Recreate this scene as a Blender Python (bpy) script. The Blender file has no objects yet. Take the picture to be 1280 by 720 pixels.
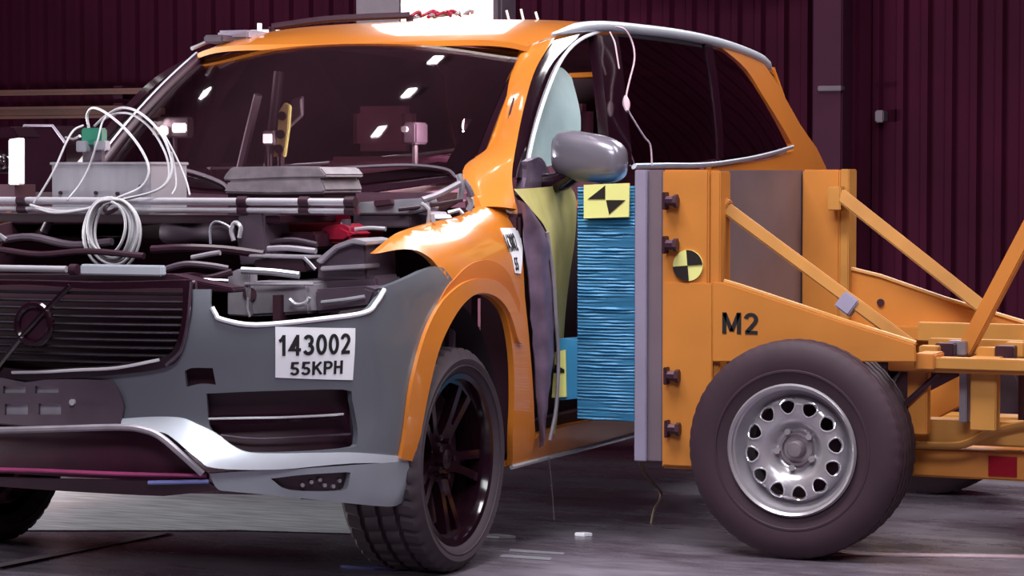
import bpy, bmesh, math, random
from mathutils import Vector, Matrix, noise
from mathutils.geometry import delaunay_2d_cdt
random.seed(7)
PI = math.pi
sc = bpy.context.scene
COL = sc.collection

# ------------------------------------------------------------------ camera
cam = bpy.data.cameras.new('camera'); cam.sensor_width = 36; cam.lens = 36*3128/1280; cam.clip_end = 100
cam_o = bpy.data.objects.new('camera', cam); COL.objects.link(cam_o)
cam_o.location = (4.07, -6.88, 1.207); cam_o.rotation_euler = (math.radians(90-2.6), 0, math.radians(23.33))
sc.camera = cam_o
# ------------------------------------------------------------------ world, lights, exposure
sc.view_settings.view_transform = 'Standard'; sc.view_settings.look = 'None'
sc.view_settings.gamma = 1; sc.view_settings.use_curve_mapping = False
sc.view_settings.exposure = 0.0
world = bpy.data.worlds.new('hall_air'); sc.world = world; world.use_nodes = True
world.node_tree.nodes['Background'].inputs[0].default_value = (.34, .10, .21, 1)
world.node_tree.nodes['Background'].inputs[1].default_value = .28
def area(name, loc, target, sx, sy, power, color=(1, 1, 1)):
    l = bpy.data.lights.new(name, 'AREA'); l.shape = 'RECTANGLE'; l.size = sx; l.size_y = sy; l.energy = power; l.color = color
    o = bpy.data.objects.new(name, l); COL.objects.link(o); o.location = loc
    o.rotation_euler = (Vector(target) - Vector(loc)).to_track_quat('-Z', 'Y').to_euler()
    return o
area('ceiling_lamp_bank', (3.2, -5.6, 5.6), (1.0, -.4, .5), 4.0, 1.6, 310, (.95, .97, 1))
area('ceiling_lamp_bank', (.9, -1.3, 5.6), (.9, -.2, 0), 3.2, 1.6, 420, (1, .98, 1))
area('ceiling_lamp_bank', (5.0, 1.2, 5.8), (2.0, 1.2, .4), 2.2, 4.0, 270, (1, .97, .95))
area('side_fill_light', (-7.5, -.2, .9), (-.3, .4, .0), 4.5, .4, 1500, (1, .96, .99))  # unseen lamp added to brighten the floor under the car
area('rear_lamp_bank', (-2.4, 7.0, 3.6), (.2, 0, 1), 1.0, 2.0, 40, (1, .97, 1))
area('rear_lamp_bank', (1.9, 7.2, 5.2), (.9, 0, 1), 2.6, 2.2, 300, (1, .97, 1))

# ------------------------------------------------------------------ materials
def lin(c): return tuple((v/255/12.92 if v/255 <= .04045 else ((v/255+.055)/1.055)**2.4) for v in c)
def setup(name):
    m = bpy.data.materials.new(name); m.use_nodes = True
    return m, m.node_tree, m.node_tree.nodes['Principled BSDF']
def mat(name, rgb, rough=.5, metal=0, var=.12, scale=9, bump=0, coat=0, spec=.5, stretch=None, bscale=None):
    m, nt, b = setup(name)
    c = lin(rgb)
    tc = nt.nodes.new('ShaderNodeTexCoord'); mp = nt.nodes.new('ShaderNodeMapping')
    nt.links.new(tc.outputs['Object'], mp.inputs[0])
    if stretch: mp.inputs['Scale'].default_value = stretch
    n = nt.nodes.new('ShaderNodeTexNoise'); n.inputs['Scale'].default_value = scale; n.inputs['Detail'].default_value = 5
    nt.links.new(mp.outputs[0], n.inputs['Vector'])
    r = nt.nodes.new('ShaderNodeValToRGB')
    r.color_ramp.elements[0].position = .3; r.color_ramp.elements[1].position = .7
    r.color_ramp.elements[0].color = (*[v*(1-var) for v in c], 1); r.color_ramp.elements[1].color = (*[min(1, v*(1+var)) for v in c], 1)
    nt.links.new(n.outputs[0], r.inputs[0]); nt.links.new(r.outputs[0], b.inputs['Base Color'])
    b.inputs['Roughness'].default_value = rough; b.inputs['Metallic'].default_value = metal
    b.inputs['Coat Weight'].default_value = coat; b.inputs['Coat Roughness'].default_value = .08
    b.inputs['Specular IOR Level'].default_value = spec
    if bump:
        bp = nt.nodes.new('ShaderNodeBump'); bp.inputs['Strength'].default_value = bump; bp.inputs['Distance'].default_value = .01
        src = n
        if bscale:
            src = nt.nodes.new('ShaderNodeTexNoise'); src.inputs['Scale'].default_value = bscale; nt.links.new(mp.outputs[0], src.inputs['Vector'])
        nt.links.new(src.outputs[0], bp.inputs['Height']); nt.links.new(bp.outputs[0], b.inputs['Normal'])
    return m
def emit(name, rgb, strength):
    m, nt, b = setup(name)
    b.inputs['Base Color'].default_value = (*lin(rgb), 1); b.inputs['Emission Color'].default_value = (*lin(rgb), 1); b.inputs['Emission Strength'].default_value = strength
    return m
def glazing(name, tint, gloss=.03):
    m, nt, b = setup(name); nt.nodes.remove(b)
    out = nt.nodes['Material Output']
    t = nt.nodes.new('ShaderNodeBsdfTransparent'); t.inputs[0].default_value = (*lin(tint), 1)
    g = nt.nodes.new('ShaderNodeBsdfGlossy'); g.inputs[0].default_value = (1, 1, 1, 1); g.inputs['Roughness'].default_value = gloss
    lw = nt.nodes.new('ShaderNodeLayerWeight'); lw.inputs[0].default_value = .5
    pw = nt.nodes.new('ShaderNodeMath'); pw.operation = 'POWER'; pw.inputs[1].default_value = 4.0; nt.links.new(lw.outputs['Facing'], pw.inputs[0])
    f = nt.nodes.new('ShaderNodeMath'); f.operation = 'MULTIPLY_ADD'; f.inputs[1].default_value = .8; f.inputs[2].default_value = .055; nt.links.new(pw.outputs[0], f.inputs[0])
    x = nt.nodes.new('ShaderNodeMixShader')
    nt.links.new(f.outputs[0], x.inputs[0]); nt.links.new(t.outputs[0], x.inputs[1]); nt.links.new(g.outputs[0], x.inputs[2]); nt.links.new(x.outputs[0], out.inputs[0])
    return m
M = dict(
    orange=mat('orange_car_paint', (200, 118, 38), .32, 0, .06, 3, coat=.7),
    orange_shade=mat('orange_arch_shade', (180, 98, 30), .5, 0, .06, 3),  # darker copy of the car paint, dark reflection put into the colour
    grey_paint=mat('grey_bumper_paint', (102, 107, 116), .34, .25, .05, 3, coat=.4),
    mirror_grey=mat('grey_mirror_paint', (120, 116, 128), .3, .4, .05, 3, coat=.5),
    lip_grey=mat('lip_grey_paint', (150, 157, 166), .26, .35, .05, 5, coat=.4),
    silver=mat('silver_trim', (200, 207, 218), .28, .25, .06, 5),
    chrome=mat('chrome', (225, 225, 232), .16, .6, .05, 5),
    dark_chrome=mat('dark_chrome', (132, 120, 134), .22, .9, .15, 20),
    black=mat('black_plastic', (46, 18, 34), .42, 0, .2, 14),
    gloss_black=mat('gloss_black', (26, 9, 18), .12, 0, .15, 10),
    dark_grey=mat('dark_grey_plastic', (74, 60, 73), .5, 0, .15, 10),
    mid_grey=mat('mid_grey_metal', (146, 140, 150), .4, .2, .2, 12),
    light_grey=mat('light_grey_metal', (168, 168, 178), .35, .5, .12, 10),
    cabin=mat('cabin_trim', (150, 96, 116), .8, 0, .15, 8),
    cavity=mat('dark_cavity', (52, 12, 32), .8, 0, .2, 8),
    rubber=mat('tyre_rubber', (52, 40, 49), .75, 0, .12, 30),
    rubber2=mat('dusty_tyre_rubber', (52, 30, 43), .7, 0, .14, 12),
    steel=mat('bright_steel', (190, 186, 193), .28, .6, .1, 12),
    cast=mat('cast_hub', (150, 140, 148), .45, .6, .2, 20),
    trolley=mat('trolley_orange_paint', (190, 120, 50), .45, 0, .1, 4, bump=.05),
    trolley2=mat('trolley_yellow_paint', (182, 126, 58), .5, 0, .16, 5, bump=.05),
    plate_grey=mat('barrier_grey_steel', (122, 108, 118), .45, .35, .1, 4),
    plate_pale=mat('barrier_pale_edge', (158, 150, 176), .4, .3, .08, 6),
    blue=mat('blue_honeycomb', (46, 112, 152), .42, .25, .22, 7, stretch=(1, 1, 14)),
    blue2=mat('light_blue_honeycomb', (60, 140, 190), .42, .2, .12, 7),
    target_y=mat('target_yellow', (224, 224, 140), .5, 0, .04, 6),
    target_k=mat('target_black', (26, 22, 22), .5, 0, .1, 6),
    bolt=mat('dark_bolt', (70, 44, 58), .4, .5, .15, 30),
    white=mat('white_paper', (232, 232, 240), .6, 0, .02, 6),
    ink=mat('black_ink', (18, 16, 22), .6, 0, .05, 6),
    cable=mat('pale_cable', (172, 170, 176), .45, 0, .08, 40),
    tube=mat('pale_metal_tube', (205, 203, 212), .3, .5, .06, 20),
    yellow_sheet=mat('yellow_green_primer', (184, 176, 112), .5, 0, .15, 8, bump=.1),
    crumple=mat('crumpled_grey_steel', (112, 94, 116), .4, .3, .25, 14, bump=.4),
    airbag=mat('airbag_fabric', (148, 170, 172), .8, 0, .08, 12, bump=.15),
    red=mat('dark_red_plastic', (150, 26, 52), .3, 0, .15, 14),
    green=mat('green_plug', (40, 120, 96), .4, 0, .1, 20),
    maroon=mat('maroon_mesh', (56, 12, 36), .5, 0, .2, 12),
    pink=mat('pink_strip', (150, 60, 105), .35, 0, .1, 12),
    violet=mat('violet_strip', (120, 130, 190), .3, .3, .1, 12),
    wall=mat('hall_cladding', (49, 6, 28), .8, 0, .25, 1.2, spec=.1),
    column=mat('hall_column_paint', (52, 17, 38), .7, 0, .1, 2, spec=.15),
    beam=mat('brown_steel_beam', (80, 42, 34), .6, 0, .2, 3),
    box_grey=mat('grey_instrument_case', (158, 156, 166), .45, .3, .1, 6, stretch=(6, 1, 1)),
    slab=mat('worn_grey_slab', (122, 112, 120), .6, .1, .22, 20, bump=.3),
    wire=mat('pink_wire', (190, 160, 172), .5, 0, .1, 20),
    twine=mat('brown_twine', (120, 104, 90), .8, 0, .2, 40),
    redrefl=mat('red_reflector', (140, 14, 34), .6, 0, .08, 40, spec=.15),
    glass=glazing('windscreen_glass', (200, 188, 192)),
    glass_dark=glazing('privacy_glass', (130, 100, 115)),
    lens=mat('lamp_lens', (150, 145, 155), .1, .3, .2, 60),
    flood=emit('floodlight_lens', (255, 246, 255), 1.4),
    bright_lens=emit('ceiling_lamp_lens', (255, 255, 255), 40.0),
    lamp=emit('lit_white_lens', (255, 252, 248), 4.0),
    junk=mat('lilac_steel', (150, 140, 156), .4, .4, .2, 12),
)
def floor_material():
    m, nt, b = setup('polished_concrete')
    tc = nt.nodes.new('ShaderNodeTexCoord')
    def nz(scale, sx, sy, det=6):
        mp = nt.nodes.new('ShaderNodeMapping'); mp.inputs['Scale'].default_value = (sx, sy, 1); mp.inputs['Rotation'].default_value = (0, 0, math.radians(-23))
        nt.links.new(tc.outputs['Object'], mp.inputs[0])
        n = nt.nodes.new('ShaderNodeTexNoise'); n.inputs['Scale'].default_value = scale; n.inputs['Detail'].default_value = det; n.inputs['Roughness'].default_value = .6
        nt.links.new(mp.outputs[0], n.inputs['Vector']); return n
    a = nz(1.1, 1, 2.2); c = nz(6, 1, 4)
    mx = nt.nodes.new('ShaderNodeMix'); mx.data_type = 'FLOAT'; mx.inputs[0].default_value = .28
    nt.links.new(a.outputs[0], mx.inputs[2]); nt.links.new(c.outputs[0], mx.inputs[3])
    r = nt.nodes.new('ShaderNodeValToRGB'); e = r.color_ramp.elements
    e[0].position = .36; e[0].color = (*lin((72, 60, 71)), 1); e[1].position = .66; e[1].color = (*lin((120, 114, 126)), 1)
    nt.links.new(mx.outputs[0], r.inputs[0]); nt.links.new(r.outputs[0], b.inputs['Base Color'])
    r2 = nt.nodes.new('ShaderNodeMapRange'); r2.inputs[1].default_value = .3; r2.inputs[2].default_value = .7; r2.inputs[3].default_value = .14; r2.inputs[4].default_value = .42
    nt.links.new(mx.outputs[0], r2.inputs[0]); nt.links.new(r2.outputs[0], b.inputs['Roughness'])
    bp = nt.nodes.new('ShaderNodeBump'); bp.inputs['Strength'].default_value = .06; bp.inputs['Distance'].default_value = .01
    nt.links.new(c.outputs[0], bp.inputs['Height']); nt.links.new(bp.outputs[0], b.inputs['Normal'])
    return m
M['floor'] = floor_material()

# ------------------------------------------------------------------ helpers
def finish(name, bm, m, parent=None, bevel=0, smooth=38):
    bmesh.ops.recalc_face_normals(bm, faces=bm.faces)
    if bevel:
        ed = [e for e in bm.edges if len(e.link_faces) == 2 and e.calc_face_angle(0) > math.radians(35)]
        bmesh.ops.bevel(bm, geom=ed, offset=bevel, segments=2, affect='EDGES', clamp_overlap=True)
    me = bpy.data.meshes.new(name); bm.to_mesh(me); bm.free()
    me.materials.append(M[m] if isinstance(m, str) else m)
    me.shade_smooth(); me.set_sharp_from_angle(angle=math.radians(smooth))
    o = bpy.data.objects.new(name, me); COL.objects.link(o)
    if parent: o.parent = parent
    return o
class MB:
    """collects shapes; build() links them as ONE mesh object"""
    def __init__(s): s.bm = bmesh.new()
    def raw(s, vs, fs):
        v = [s.bm.verts.new(p) for p in vs]
        for f in fs:
            try: s.bm.faces.new([v[i] for i in f])
            except ValueError: pass
        return s
    def box(s, a, b, rot=None, piv=None):
        vs = [Vector((x, y, z)) for x in (a[0], b[0]) for y in (a[1], b[1]) for z in (a[2], b[2])]
        if rot is not None:
            c = Vector(piv) if piv else (Vector(a)+Vector(b))/2
            vs = [rot @ (v-c) + c for v in vs]
        return s.raw(vs, [(0,1,3,2),(4,6,7,5),(0,4,5,1),(2,3,7,6),(0,2,6,4),(1,5,7,3)])
    def prism(s, poly, axis, a, b):
        def P3(p, d): return {'x': (d, p[0], p[1]), 'y': (p[0], d, p[1]), 'z': (p[0], p[1], d)}[axis]
        n = len(poly)
        return s.raw([P3(p, a) for p in poly]+[P3(p, b) for p in poly], [tuple(range(n)), tuple(range(n, 2*n))]+[(i, (i+1) % n, n+(i+1) % n, n+i) for i in range(n)])
    def tube(s, pts, r, n=8, closed=False, sub=0, flat=1.0):
        pts = [Vector(p) for p in pts]
        if sub: pts = cat(pts, sub, closed)
        m = len(pts); rs = r if callable(r) else (lambda t: r)
        vs = []; up = None
        for i, p in enumerate(pts):
            if closed: t = pts[(i+1) % m]-pts[i-1]
            else: t = pts[min(i+1, m-1)]-pts[max(i-1, 0)]
            t.normalize()
            if up is None: up = t.orthogonal().normalized()
            up = (up-t*up.dot(t))
            up = up.normalized() if up.length > 1e-6 else t.orthogonal().normalized()
            w = t.cross(up); R = rs(i/max(1, m-1))
            for k in range(n):
                a = 2*PI*(k+.5)/n
                vs.append(p+(up*math.cos(a)*flat+w*math.sin(a))*R)
        fs = []
        for i in range(m if closed else m-1):
            j = (i+1) % m
            for k in range(n): fs.append((i*n+k, i*n+(k+1) % n, j*n+(k+1) % n, j*n+k))
        if not closed: fs += [tuple(range(n)), tuple(range((m-1)*n, m*n))]
        return s.raw(vs, fs)
    def bar(s, p, q, w, h, up=(0, 0, 1)):
        """square section bar from p to q"""
        p, q = Vector(p), Vector(q); t = (q-p).normalized(); u = Vector(up); u = (u-t*u.dot(t)).normalized(); v = t.cross(u)
        vs = [c+v*(a*w/2)+u*(b*h/2) for c in (p, q) for a, b in ((-1,-1),(1,-1),(1,1),(-1,1))]
        return s.raw(vs, [(0,1,2,3),(4,5,6,7)]+[(i, (i+1) % 4, 4+(i+1) % 4, 4+i) for i in range(4)])
    def lathe(s, prof, c, axis='y', n=48, closed=False):
        """prof: (radius, distance along the axis)"""
        vs = []; m = len(prof)
        for k in range(n):
            a = 2*PI*k/n
            for r, h in prof:
                u, w = r*math.cos(a), r*math.sin(a)
                vs.append((c[0]+u, c[1]+h, c[2]+w) if axis == 'y' else (c[0]+h, c[1]+u, c[2]+w) if axis == 'x' else (c[0]+u, c[1]+w, c[2]+h))
        fs = []
        for k in range(n):
            l = (k+1) % n
            for i in range(m if closed else m-1):
                j = (i+1) % m
                fs.append((k*m+i, k*m+j, l*m+j, l*m+i))
        s.raw(vs, fs)
        bmesh.ops.remove_doubles(s.bm, verts=s.bm.verts, dist=1e-6)
        return s
    def cyl(s, p, q, r, n=16): return s.tube([p, q], r, n)
    def grid(s, f, nu, nv, th=None):
        vs = [f(i/nu, j/nv) for i in range(nu+1) for j in range(nv+1)]
        k = nv+1
        return s.raw(vs, [(i*k+j, (i+1)*k+j, (i+1)*k+j+1, i*k+j+1) for i in range(nu) for j in range(nv)])
    def build(s, name, m, parent=None, bevel=0, smooth=38): return finish(name, s.bm, m, parent, bevel, smooth)
def cat(pts, sub, closed=False):
    n = len(pts); out = []
    for i in range(n if closed else n-1):
        p0 = pts[i-1] if (closed or i > 0) else pts[0]*2-pts[1]
        p1, p2 = pts[i], pts[(i+1) % n]
        p3 = pts[(i+2) % n] if (closed or i < n-2) else p2*2-p1
        for k in range(sub):
            t = k/sub
            out.append(.5*((2*p1)+(p2-p0)*t+(2*p0-5*p1+4*p2-p3)*t*t+(3*p1-p0-3*p2+p3)*t**3))
    if not closed: out.append(pts[-1])
    return out
def soften(poly, sub=4, corner=48):
    """round an outline through its points, keeping the sharp corners"""
    P = [Vector(p) for p in poly]; n = len(P); out = []
    def sharp(i):
        a = P[i]-P[i-1]; b = P[(i+1) % n]-P[i]
        if a.length < 1e-6 or b.length < 1e-6: return True
        return a.angle(b) > math.radians(corner)
    S = [sharp(i) for i in range(n)]
    for i in range(n):
        p1, p2 = P[i], P[(i+1) % n]
        p0 = p1*2-p2 if S[i] else P[i-1]
        p3 = p2*2-p1 if S[(i+1) % n] else P[(i+2) % n]
        for k in range(sub):
            t = k/sub
            out.append(.5*((2*p1)+(p2-p0)*t+(2*p0-5*p1+4*p2-p3)*t*t+(3*p1-p0-3*p2+p3)*t**3))
    return out
def inside(p, poly):
    x, y = p[0], p[1]; c = False; n = len(poly)
    for i in range(n):
        a, b = poly[i], poly[i-1]
        if (a[1] > y) != (b[1] > y) and x < (b[0]-a[0])*(y-a[1])/(b[1]-a[1])+a[0]: c = not c
    return c
def dense(poly, step):
    out = []; n = len(poly)
    for i in range(n):
        a, b = Vector(poly[i]), Vector(poly[(i+1) % n]); k = max(1, int((b-a).length/step))
        for j in range(k): out.append(a+(b-a)*(j/k))
    return out
def panel(name, outline, fn, th, m, parent=None, holes=(), step=.03, sub=4, smooth=38, d=0.0, corner=48):
    """a sheet cut to an outline in a surface's own (u, v), laid on fn(u, v, offset), with real thickness"""
    loops = [dense(soften(outline, sub, corner) if sub > 1 else [Vector(p) for p in outline], step)]+[dense(soften(h, sub, corner) if sub > 1 else [Vector(p) for p in h], step) for h in holes]
    V = []; E = []
    for lp in loops:
        o = len(V); V += lp; E += [(o+i, o+(i+1) % len(lp)) for i in range(len(lp))]
    us = [p.x for p in loops[0]]; vs = [p.y for p in loops[0]]
    nb = [tuple(p) for p in V]
    u = min(us)+step*.5
    row = 0
    while u < max(us):
        v = min(vs)+step*(.25+.5*(row % 2))
        while v < max(vs):
            if inside((u, v), loops[0]) and not any(inside((u, v), h) for h in loops[1:]) and all((u-a)**2+(v-b)**2 > (step*.45)**2 for a, b in nb):
                V.append(Vector((u, v)))
            v += step
        u += step*.87; row += 1
    rv, re_, rf, *_ = delaunay_2d_cdt(V, E, [], 0, 1e-7)
    fs = []
    for f in rf:
        c = (rv[f[0]]+rv[f[1]]+rv[f[2]])/3
        if inside(c, loops[0]) and not any(inside(c, h) for h in loops[1:]): fs.append(tuple(f))
    n = len(rv)
    top = [fn(p.x, p.y, d) for p in rv]; bot = [fn(p.x, p.y, d-th) for p in rv]
    cnt = {}
    for f in fs:
        for i in range(3):
            e = (f[i], f[(i+1) % 3]); k = tuple(sorted(e)); cnt.setdefault(k, []).append(e)
    side = [(e[0][1], e[0][0], n+e[0][0], n+e[0][1]) for e in cnt.values() if len(e) == 1]
    bm = bmesh.new()
    vv = [bm.verts.new(p) for p in top+bot]
    for f in fs:
        bm.faces.new([vv[i] for i in f]); bm.faces.new([vv[n+i] for i in reversed(f)])
    for f in side: bm.faces.new([vv[i] for i in f])
    bmesh.ops.delete(bm, geom=[v for v in bm.verts if not v.link_faces], context='VERTS')
    return finish(name, bm, m, parent, 0, smooth)
def loft(name, A, B, m, parent=None, bulge=.02, th=.012, nv=8, sub=5, nrm=(1, -.4, .2)):
    """a bent sheet between two edge lines"""
    A = cat([Vector(p) for p in A], sub); B = cat([Vector(p) for p in B], sub); N = Vector(nrm).normalized()
    n = len(A); mb = MB()
    def at(i, j, o):
        t = j/nv
        return A[i].lerp(B[i], t)+N*(bulge*4*t*(1-t)-o)
    vs = [at(i, j, 0) for i in range(n) for j in range(nv+1)]+[at(i, j, th) for i in range(n) for j in range(nv+1)]
    k = nv+1; o = n*k; fs = []
    for i in range(n-1):
        for j in range(nv):
            q = (i*k+j, (i+1)*k+j, (i+1)*k+j+1, i*k+j+1); fs += [q, tuple(o+a for a in reversed(q))]
    for i in range(n-1):
        for j in (0, nv): fs.append((i*k+j, (i+1)*k+j, o+(i+1)*k+j, o+i*k+j))
    for j in range(nv):
        for i in (0, n-1): fs.append((i*k+j, i*k+j+1, o+i*k+j+1, o+i*k+j))
    return mb.raw(vs, fs).build(name, m, parent)
def tag(o, label, cat_, group=None, kind=None):
    if label: o['label'] = label
    if cat_: o['category'] = cat_
    if group: o['group'] = group
    if kind: o['kind'] = kind
    return o
def struct(o): o['kind'] = 'structure'; return o
def empty(name, loc=(0, 0, 0)):
    o = bpy.data.objects.new(name, None); COL.objects.link(o); o.location = loc; o.empty_display_size = .1
    return o
def arc(cx, cy, rx, ry, a0, a1, n=10): return [(cx+rx*math.cos(math.radians(a0+(a1-a0)*k/n)), cy+ry*math.sin(math.radians(a0+(a1-a0)*k/n))) for k in range(n+1)]
GLYPH = {
 '0': (.56, [arc(.28, .5, .20, .42, 0, 360, 24)]),
 '1': (.50, [[(.10, .70), (.22, .77), (.31, .92)], [(.33, 1), (.33, 0)]]),
 '2': (.56, [arc(.28, .69, .20, .23, 170, -35)+[(.30, .34), (.12, .10)], [(.05, .08), (.54, .08)]]),
 '3': (.56, [arc(.27, .72, .18, .20, 160, -90), arc(.27, .29, .21, .21, 90, -160)]),
 '4': (.58, [[(.57, .28), (.09, .28), (.38, .90)], [(.41, 1), (.41, 0)]]),
 '5': (.56, [[(.52, .92), (.17, .92), (.12, .50)], arc(.27, .31, .21, .23, 125, -155)]),
 'K': (.60, [[(.09, 0), (.09, 1)], [(.54, .97), (.12, .42)], [(.25, .58), (.57, .02)]]),
 'P': (.56, [[(.09, 0), (.09, 1)], [(.09, .92)]+arc(.31, .70, .19, .22, 90, -90)+[(.09, .48)]]),
 'H': (.60, [[(.09, 0), (.09, 1)], [(.51, 0), (.51, 1)], [(.09, .53), (.51, .53)]]),
 'M': (.76, [[(.09, 0), (.09, 1)], [(.67, 0), (.67, 1)], [(.10, .96), (.38, .12)], [(.66, .96), (.38, .12)]]),
}
def lettering(text, width, height, fn, m, parent, t=.165):
    """stroked capitals fitted to width x height about a centre, each point laid on fn(u, v, lift)"""
    tot = sum(GLYPH[c][0] for c in text)+.10*(len(text)-1); x = 0; vs = []; fs = []
    kx, ky = width/tot, height
    def add(poly):
        o = len(vs); n = len(poly)
        for l in (0, 1): vs.extend(fn((px-tot/2)*kx, (py-.5)*ky, .0012*l) for px, py in poly)
        fs.append(tuple(o+n+i for i in range(n))); fs.extend((o+i, o+(i+1) % n, o+n+(i+1) % n, o+n+i) for i in range(n))
    for c in text:
        w, strokes = GLYPH[c]
        for s_ in strokes:
            L, Rr = [], []
            for i, p in enumerate(s_):
                a = Vector(s_[max(i-1, 0)]); b = Vector(s_[min(i+1, len(s_)-1)])
                if len(s_) > 20 and i in (0, len(s_)-1): a, b = Vector(s_[-2]), Vector(s_[1])
                d_ = (b-a).normalized(); nn = Vector((-d_.y, d_.x))*t/2; q = Vector(p)
                if i not in (0, len(s_)-1):
                    e1 = (q-Vector(s_[i-1])).normalized(); nn = nn/max(.45, abs(nn.normalized().dot(Vector((-e1.y, e1.x)))))
                L.append((q.x+nn.x+x, min(1, max(0, q.y+nn.y)))); Rr.append((q.x-nn.x+x, min(1, max(0, q.y-nn.y))))
            for i in range(len(s_)-1): add([Rr[i], Rr[i+1], L[i+1], L[i]])
        x += w+.10
    return MB().raw(vs, fs).build('lettering', m, parent)
def mirror(o, name=None):
    me = o.data.copy()
    for v in me.vertices: v.co.x = -v.co.x
    me.flip_normals()
    c = bpy.data.objects.new(name or o.name.split('.')[0], me); COL.objects.link(c); c.parent = o.parent
    return c
def copy_tree(o, parent=None):
    c = o.copy(); COL.objects.link(c)
    if parent: c.parent = parent
    for ch in list(o.children): copy_tree(ch, c)
    return c

# ---- car surfaces (metres; +X car left, -Y car front, front axle at Y=0) ----
def lerp_table(tab, v):
    if v <= tab[0][0]: return tab[0][1]
    for (a, fa), (b, fb) in zip(tab, tab[1:]):
        if v <= b:
            t = (v - a) / (b - a)
            return fa + (fb - fa) * t
    return tab[-1][1]
def smooth_table(tab, v):
    n = len(tab)
    if v <= tab[0][0]: return tab[0][1]
    if v >= tab[-1][0]: return tab[-1][1]
    for i in range(n - 1):
        a, fa = tab[i]; b, fb = tab[i + 1]
        if v <= b:
            h = b - a; t = (v - a) / h
            ma = (tab[i + 1][1] - tab[i - 1][1]) / (tab[i + 1][0] - tab[i - 1][0]) if i > 0 else (fb - fa) / h
            mb = (tab[i + 2][1] - fa) / (tab[i + 2][0] - a) if i < n - 2 else (fb - fa) / h
            t2 = t * t; t3 = t2 * t
            return (2*t3-3*t2+1)*fa + (t3-2*t2+t)*h*ma + (-2*t3+3*t2)*fb + (t3-t2)*h*mb
PLAN = [(0,-.93),(.16,-.926),(.32,-.908),(.48,-.872),(.62,-.815),(.74,-.735),(.83,-.64),(.89,-.52),(.925,-.38),(.942,-.2),(.95,0),(.955,.4),(.96,1.0),(.962,1.7),(.957,2.4),(.945,3.1),(.92,3.7),(.87,4.15),(.80,4.33)]
S_ACC = [0.0]
for _a, _b in zip(PLAN, PLAN[1:]):
    S_ACC.append(S_ACC[-1] + math.hypot(_b[0]-_a[0], _b[1]-_a[1]))
PX_T = [(s, p[0]) for s, p in zip(S_ACC, PLAN)]
PY_T = [(s, p[1]) for s, p in zip(S_ACC, PLAN)]
PX_T = [(-PX_T[1][0], -PX_T[1][1])] + PX_T
PY_T = [(-PY_T[1][0], PY_T[1][1])] + PY_T
OFF_F = [(.15,.16),(.25,.055),(.32,.02),(.40,.0),(.52,.02),(.62,.012),(.75,.0),(.86,.012),(.95,.04),(1.02,.09),(1.1,.16)]
OFF_S = [(.15,.12),(.25,.05),(.35,.02),(.5,.004),(.7,0),(.85,.006)]
ZR = [(-1,.99),(-.6,1.0),(-.2,1.06),(.2,1.105),(.6,1.14),(1.2,1.16),(5,1.16)]
def body(s, v, d=0.0):
    sg = -1 if s < 0 else 1
    s = abs(s)
    x = smooth_table(PX_T, s); y = smooth_table(PY_T, s)
    e = .01
    tx = smooth_table(PX_T, s+e) - smooth_table(PX_T, s-e); ty = smooth_table(PY_T, s+e) - smooth_table(PY_T, s-e)
    L = math.hypot(tx, ty) or 1; nx, ny = ty/L, -tx/L
    w = min(1, max(0, (y + .75) / .4)); w = w*w*(3-2*w)
    of = smooth_table(OFF_F, v); zf = v
    if v <= .85: os_ = smooth_table(OFF_S, v); zs = v
    else:
        t = (v-.85)/.3; zr = smooth_table(ZR, y)
        os_ = .006 + .17*(1-math.cos(math.pi/2*t)); zs = .85 + (zr-.85)*math.sin(math.pi/2*t)
    o = of*(1-w) + os_*w - d; z = zf*(1-w) + zs*w
    return (sg*(x - nx*o), y - ny*o, z)
def shield(x, t, d=0.0):
    """windscreen: x across, t 0 at the base, 1 at the header"""
    k = (x/.70)**2
    yb, zb = .36 + .24*k, 1.155 + .035*k
    yh, zh = 1.06 + .10*k, 1.665 - .03*k
    b = 4*t*(1-t)*.022 + d
    return (x*(1 - .14*max(t, -.3)), yb + (yh-yb)*t - b*.55, zb + (zh-zb)*t + b*.83)
ROOF_T = [(.8,1.55),(1.06,1.668),(1.25,1.722),(1.6,1.778),(2.1,1.806),(2.7,1.808),(3.3,1.792),(3.9,1.752),(4.3,1.70)]
def roof(x, y, d=0.0):
    a = abs(x)/.66
    return (x, y, smooth_table(ROOF_T, y) - .018*a*a - .03*a**8 + d)
GB = [(.2,.80),(.6,.845),(1.0,.875),(1.6,.895),(2.4,.895),(3.1,.88),(3.6,.86),(4.1,.825),(4.6,.77)]
def glass(y, z, d=0.0):
    t = max(0, (z-1.1)/.66)
    return (smooth_table(GB, y) - .04*t - .165*t**1.8 + d, y, z)


# ------------------------------------------------------------------ the hall
struct(MB().grid(lambda u, v: (-16+32*u, -14+28*v, 0), 2, 2).build('floor', 'floor'))
def wall_fn(x0, x1, y, z1, pitch=.16, depth=.035):
    mb = MB(); n = int((x1-x0)/pitch); vs = []; 
    for i in range(n):
        a = x0+i*pitch
        for x, dy in ((a, 0), (a+pitch*.5, 0), (a+pitch*.62, depth), (a+pitch*.88, depth)): vs.append((x, y-dy, 0)); vs.append((x, y-dy, z1))
    fs = [(2*i, 2*i+2, 2*i+3, 2*i+1) for i in range(len(vs)//2-1)]
    return mb.raw(vs, fs)
struct(wall_fn(-12, 9, 9.0, 7.0).build('wall_back', 'wall', smooth=20))
struct(MB().raw([(-12, -12, 0), (-12, 9, 0), (-12, 9, 7), (-12, -12, 7)], [(0, 1, 2, 3)]).build('wall_left', 'wall'))
struct(MB().box((-12, -12, 7.0), (9, 9.1, 7.1)).build('ceiling', mat('hall_ceiling', (108, 74, 90), .8, 0, .1, 1, spec=.1)))
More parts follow.
